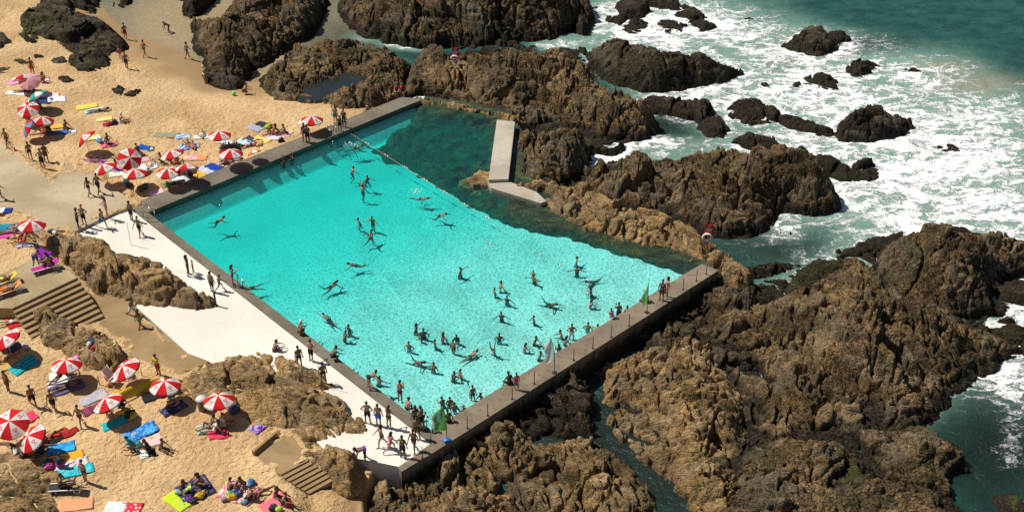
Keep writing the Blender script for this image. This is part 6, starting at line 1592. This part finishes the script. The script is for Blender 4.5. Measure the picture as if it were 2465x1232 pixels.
towel(101, 612, 1.1, .9, -30, 'plain', (.22, .02, .36), (.3, .04, .45), 'rich purple towel being shaken out beside the magenta lounger', z=TERZ+.45)
# folding chair of the lifeguard
g = ground_at(273, 925); root = empty('deck_chair', g, math.radians(160)); tag(root, 'white folding lifeguard chair under the parasol by the rescue board', 'chair')
for s in (-1, 1):
    m = MB(); m.tube([(-.35, s*.3, 0), (.05, s*.3, .5), (.45, s*.3, 1.25)], .022, 7); m.build('back_frame', M_WPLA, root, True)
    m = MB(); m.tube([(.4, s*.3, 0), (0, s*.3, .45), (-.3, s*.3, .55)], .022, 7); m.build('leg', M_WPLA, root, True)
m = MB(); m.box((.27, 0, .88), (.03, .56, .72), Matrix.Rotation(.49, 3, 'Y')); m.build('backrest', plain('mesh_white', (.66, .60, .56), .8), root, bevel=.01)
m = MB(); m.box((-.1, 0, .47), (.45, .56, .03)); m.build('seat', plain('mesh_white2', (.66, .60, .56), .8), root, bevel=.01)
# yellow rescue board leaning along the sand
def outline_board(name, L, Wd, th, mat):
    m = MB(); n = 24; prof = []
    for k in range(n+1):
        f = k/n; w_ = Wd/2*(math.sin(PI*min(1, max(0, f))**.85)**.55 if 0 < f < 1 else 0.02); prof.append((L*(f-.5), max(w_, .01), .10*(2*f-1)**4))
    vs = []; fs = []
    for (x, w_, rk) in prof:
        for k in range(10):
            a = 2*PI*k/10; vs.append((x, w_*math.cos(a), rk+th/2*math.sin(a)))
    for i in range(n):
        for k in range(10): fs.append((i*10+k, i*10+(k+1) % 10, (i+1)*10+(k+1) % 10, (i+1)*10+k))
    m.quadmesh(vs, fs); return m
g = ground_at(330, 950); m = outline_board('board', 3.3, .68, .12, None)
t = NT('board_yellow'); c = t.mix(t.noise(t.obj(), 3, 3), (.60, .38, .01), (.70, .46, .02)); M_BRD = t.fin(c, .35)
b = m.build('rescue_board', M_BRD, None, True, loc=g+V((.0, .0, .42)), rotz=math.radians(40)); b.rotation_euler = (math.radians(62), 0, math.radians(40))
tag(b, 'long yellow rescue board propped on edge in the sand', 'rescue board')
for s in (-1, 1):
    m = MB(); m.tube([(s*.5-.12, .0, -.07), (s*.5-.1, .0, -.11), (s*.5+.1, 0, -.11), (s*.5+.12, 0, -.07)], .014, 6); m.build('handle', M_DKMET, b, True)
g = ground_at(300, 992); m = outline_board('board', 1.1, .5, .07, None); m = m.build('bodyboard', plain('board_pale', (.78, .60, .10), .5), None, True, loc=g+V((0, 0, .10)), rotz=.5); tag(m, 'short pale yellow bodyboard at the tail of the rescue board', 'bodyboard')
def ball(px, py, r, mats, label, z=None):
    g = ground_at(px, py) if z is None else P(px, py, z); m = MB(); n = 12
    for k in range(6):
        m.mi = k % len(mats); vs = []; fs = []
        for a in range(4):
            for b_ in range(9):
                ph = 2*PI*(k+a/3)/6; th = PI*b_/8; vs.append((r*math.sin(th)*math.cos(ph), r*math.sin(th)*math.sin(ph), r+r*math.cos(th)))
        for a in range(3):
            for b_ in range(8): fs.append((a*9+b_, a*9+b_+1, (a+1)*9+b_+1, (a+1)*9+b_))
        m.quadmesh(vs, fs)
    return tag(m.build('beach_ball', mats, None, True, loc=g), label, 'ball')
ball(563, 230, .2, [plain('ball_green', (.25, .65, .15), .4)], 'bright green ball at the wet sand by the rocks')
ball(306, 442, .24, [plain('ball_cyan', (.10, .60, .68), .4), plain('ball_cyan2', (.05, .45, .55), .4)], 'turquoise inflatable ball on the sand by the path')
ball(188, 872, .28, [plain('ball_pink', (.80, .10, .42), .4), plain('ball_pink2', (.75, .25, .5), .4)], 'hot pink inflatable behind the large parasol')
g = ground_at(489, 985); root = empty('litter_bin', g); tag(root, 'round grey bin with pale lid beside the right hand lower parasol', 'bin')
m = MB(); m.lathe([(0, 0), (.26, 0), (.30, .3), (.31, .82), (.28, .84), (0, .84)], 18); m.build('body', plain('bin_grey', (.16, .14, .10), .7), root, True)
m = MB(); m.lathe([(.33, .84), (.33, .90), (.2, .97), (0, .99)], 18); m.build('lid', plain('bin_lid', (.55, .53, .50), .6), root, True)
def bag(px, py, s, col, label, strap=True, z=None, squash=1.0):
    g = ground_at(px, py) if z is None else P(px, py, z)
    root = empty('beach_bag', g, RNG.random()*6.3); tag(root, label, 'bag', 'bags and clothes left on the sand')
    m = MB(); n = 14; sd_ = RNG.random()*40; vs = []; fs = []
    for i in range(8):
        th = PI*i/7
        for k in range(n):
            ph = 2*PI*k/n; k_ = 1+.22*math.sin(3*ph+sd_)*math.sin(th)+.12*math.sin(5*ph+2*th+sd_)
            vs.append((s*.62*math.sin(th)**.7*math.cos(ph)*k_, s*.4*math.sin(th)**.7*math.sin(ph)*k_, s*squash*(.34-.34*math.cos(th)*(1+.1*math.sin(2*ph+sd_)))))
    for i in range(7):
        for k in range(n): fs.append((i*n+k, (i+1)*n+k, (i+1)*n+(k+1) % n, i*n+(k+1) % n))
    m.quadmesh(vs, fs); m.build('bag_body', plain('bag_cloth', col, .85, .02, 8, .25), root, True)
    if strap:
        for y in (-.12, .12):
            m = MB(); m.tube([(s*.32*math.cos(PI*k/8), s*y, s*squash*.62+s*.26*math.sin(PI*k/8)) for k in range(9)], .014, 6); m.build('strap', plain('strap_cloth', tuple(q*.5 for q in col), .8), root, True)
for a in [(262, 302, .5, (.5, .04, .05), 'red bag in the cloth heap near the person with white hat'), (276, 298, .5, (.03, .03, .03), 'black bag in the cloth heap near the person with white hat'),
 (646, 309, .55, (.45, .62, .08), 'lime green bag at the corner of the dark navy towel'), (677, 341, .5, (.03, .03, .035), 'small black bag by the beach wall below the lilac towel'), (617, 350, .45, (.5, .03, .05), 'red bag at the charcoal towel corner'), (625, 351, .45, (.70, .60, .25), 'cream bag beside the red one at the charcoal towel'),
 (403, 449, .55, (.10, .30, .12), 'green bag at the beach wall edge'), (312, 451, .5, (.05, .05, .04), 'dark bag beside the turquoise ball'), (342, 458, .6, (.10, .10, .05), 'olive bag in parasol shade near the beach wall'), (350, 453, .5, (.06, .10, .20), 'slate blue bag in parasol shade near the beach wall'),
 (366, 344 if False else 362, .35, (.70, .68, .60), 'small white bag on the royal blue towel'), (112, 316, .45, (.5, .05, .08), 'red bag on the near end of the orange towel'), (240, 343, .5, (.12, .30, .60), 'blue and white bag by the sharply tilted parasol'),
 (222, 826, .55, (.05, .08, .14), 'dark blue bag on the rock heap'), (216, 832, .4, (.6, .5, .5), 'pale bag on the rock heap'), (262, 838, .4, (.7, .42, .06), 'orange bag on the rock heap'), (228, 840, .4, (.45, .05, .05), 'dark red bag on the rock heap'),
 (40, 838, .6, (.05, .06, .15), 'navy bag in shade of the half cut parasol'), (62, 838, .45, (.35, .38, .55), 'pale blue bag at the edge of the half cut parasol shade'), (30, 845, .5, (.03, .04, .09), 'black bag in shade of the half cut parasol'),
 (287, 955, .7, (.72, .45, .02), 'yellow bag at the foot of the lifeguard chair'), (262, 912, .5, (.62, .05, .03), 'red bag beside the lifeguard chair'), (267, 925, .5, (.75, .26, .05), 'orange bag beside the lifeguard chair'),
 (565, 990, .6, (.04, .08, .22), 'blue bag in shade of the right hand lower parasol'), (420, 945, .6, (.16, .16, .22), 'grey bag in shade beside the person in black'), (312, 1000, .55, (.04, .035, .02), 'black bag at the tail of the rescue board'), (322, 1005, .5, (.65, .5, .05), 'yellow bag at the tail of the rescue board'),
 (330, 1076, .6, (.06, .35, .33), 'teal bag left of the pale pink towel'), (116, 1118, .55, (.03, .10, .14), 'dark teal bag left of the floral towel'), (120, 1128, .5, (.55, .06, .25), 'magenta bag left of the floral towel'), (97, 1090, .6, (.03, .03, .05), 'black bag in shade above the blue towel'),
 (483, 1196, .5, (.72, .45, .04), 'amber bag on the dark blue blanket'), (458, 1205, .5, (.12, .03, .25), 'purple bag at the corner of the dark blue blanket'), (430, 1188, .4, (.2, .35, .36), 'grey green bag on the lime towel corner'), (464, 1210, .4, (.03, .03, .03), 'black shoes bag beside the lime towel'),
 (560, 1200, .5, (.72, .46, .03), 'bright yellow bag below the pink blanket'), (553, 1192, .4, (.12, .45, .08), 'green bag below the pink blanket'), (570, 1190, .55, (.03, .10, .32), 'blue bag in the middle of the pink blanket'), (605, 1166, .5, (.05, .22, .45), 'light blue bag at the top of the pink blanket'), (542, 1204, .4, (.3, .22, .28), 'greyish bag left of the yellow one'), (600, 1186, .4, (.7, .68, .66), 'white bag in the middle of the pink blanket'), (590, 1212, .4, (.10, .25, .30), 'slate bag at the lower end of the pink blanket'),
 (660, 1226, .5, (.03, .03, .03), 'black bag below the coral pink towel'), (670, 1228, .45, (.45, .6, .1), 'lime cloth heap below the coral pink towel'), (697, 1216, .4, (.5, .03, .06), 'dark red bag beside the lower coral towel sitter'),
 (125, 560, .45, (.08, .10, .20), 'navy cloth heap on the rock by the path'), (133, 563, .4, (.55, .56, .55), 'grey white cloth heap on the rock by the path'), (40, 1100 - 10, .5, (.7, .7, .68), 'white bag below the largest parasol')]:
    zz = .85 if 820 < a[1] < 842 and a[0] > 200 else (1.3 if a[0] in (125, 133) else None)
    bag(a[0], a[1], a[2], a[3], a[4], strap=a[2] >= .5, z=zz)
pp(0, 0, 'stand', 0, '', 'tmp', loc=V((0, -50, -50))) if False else None
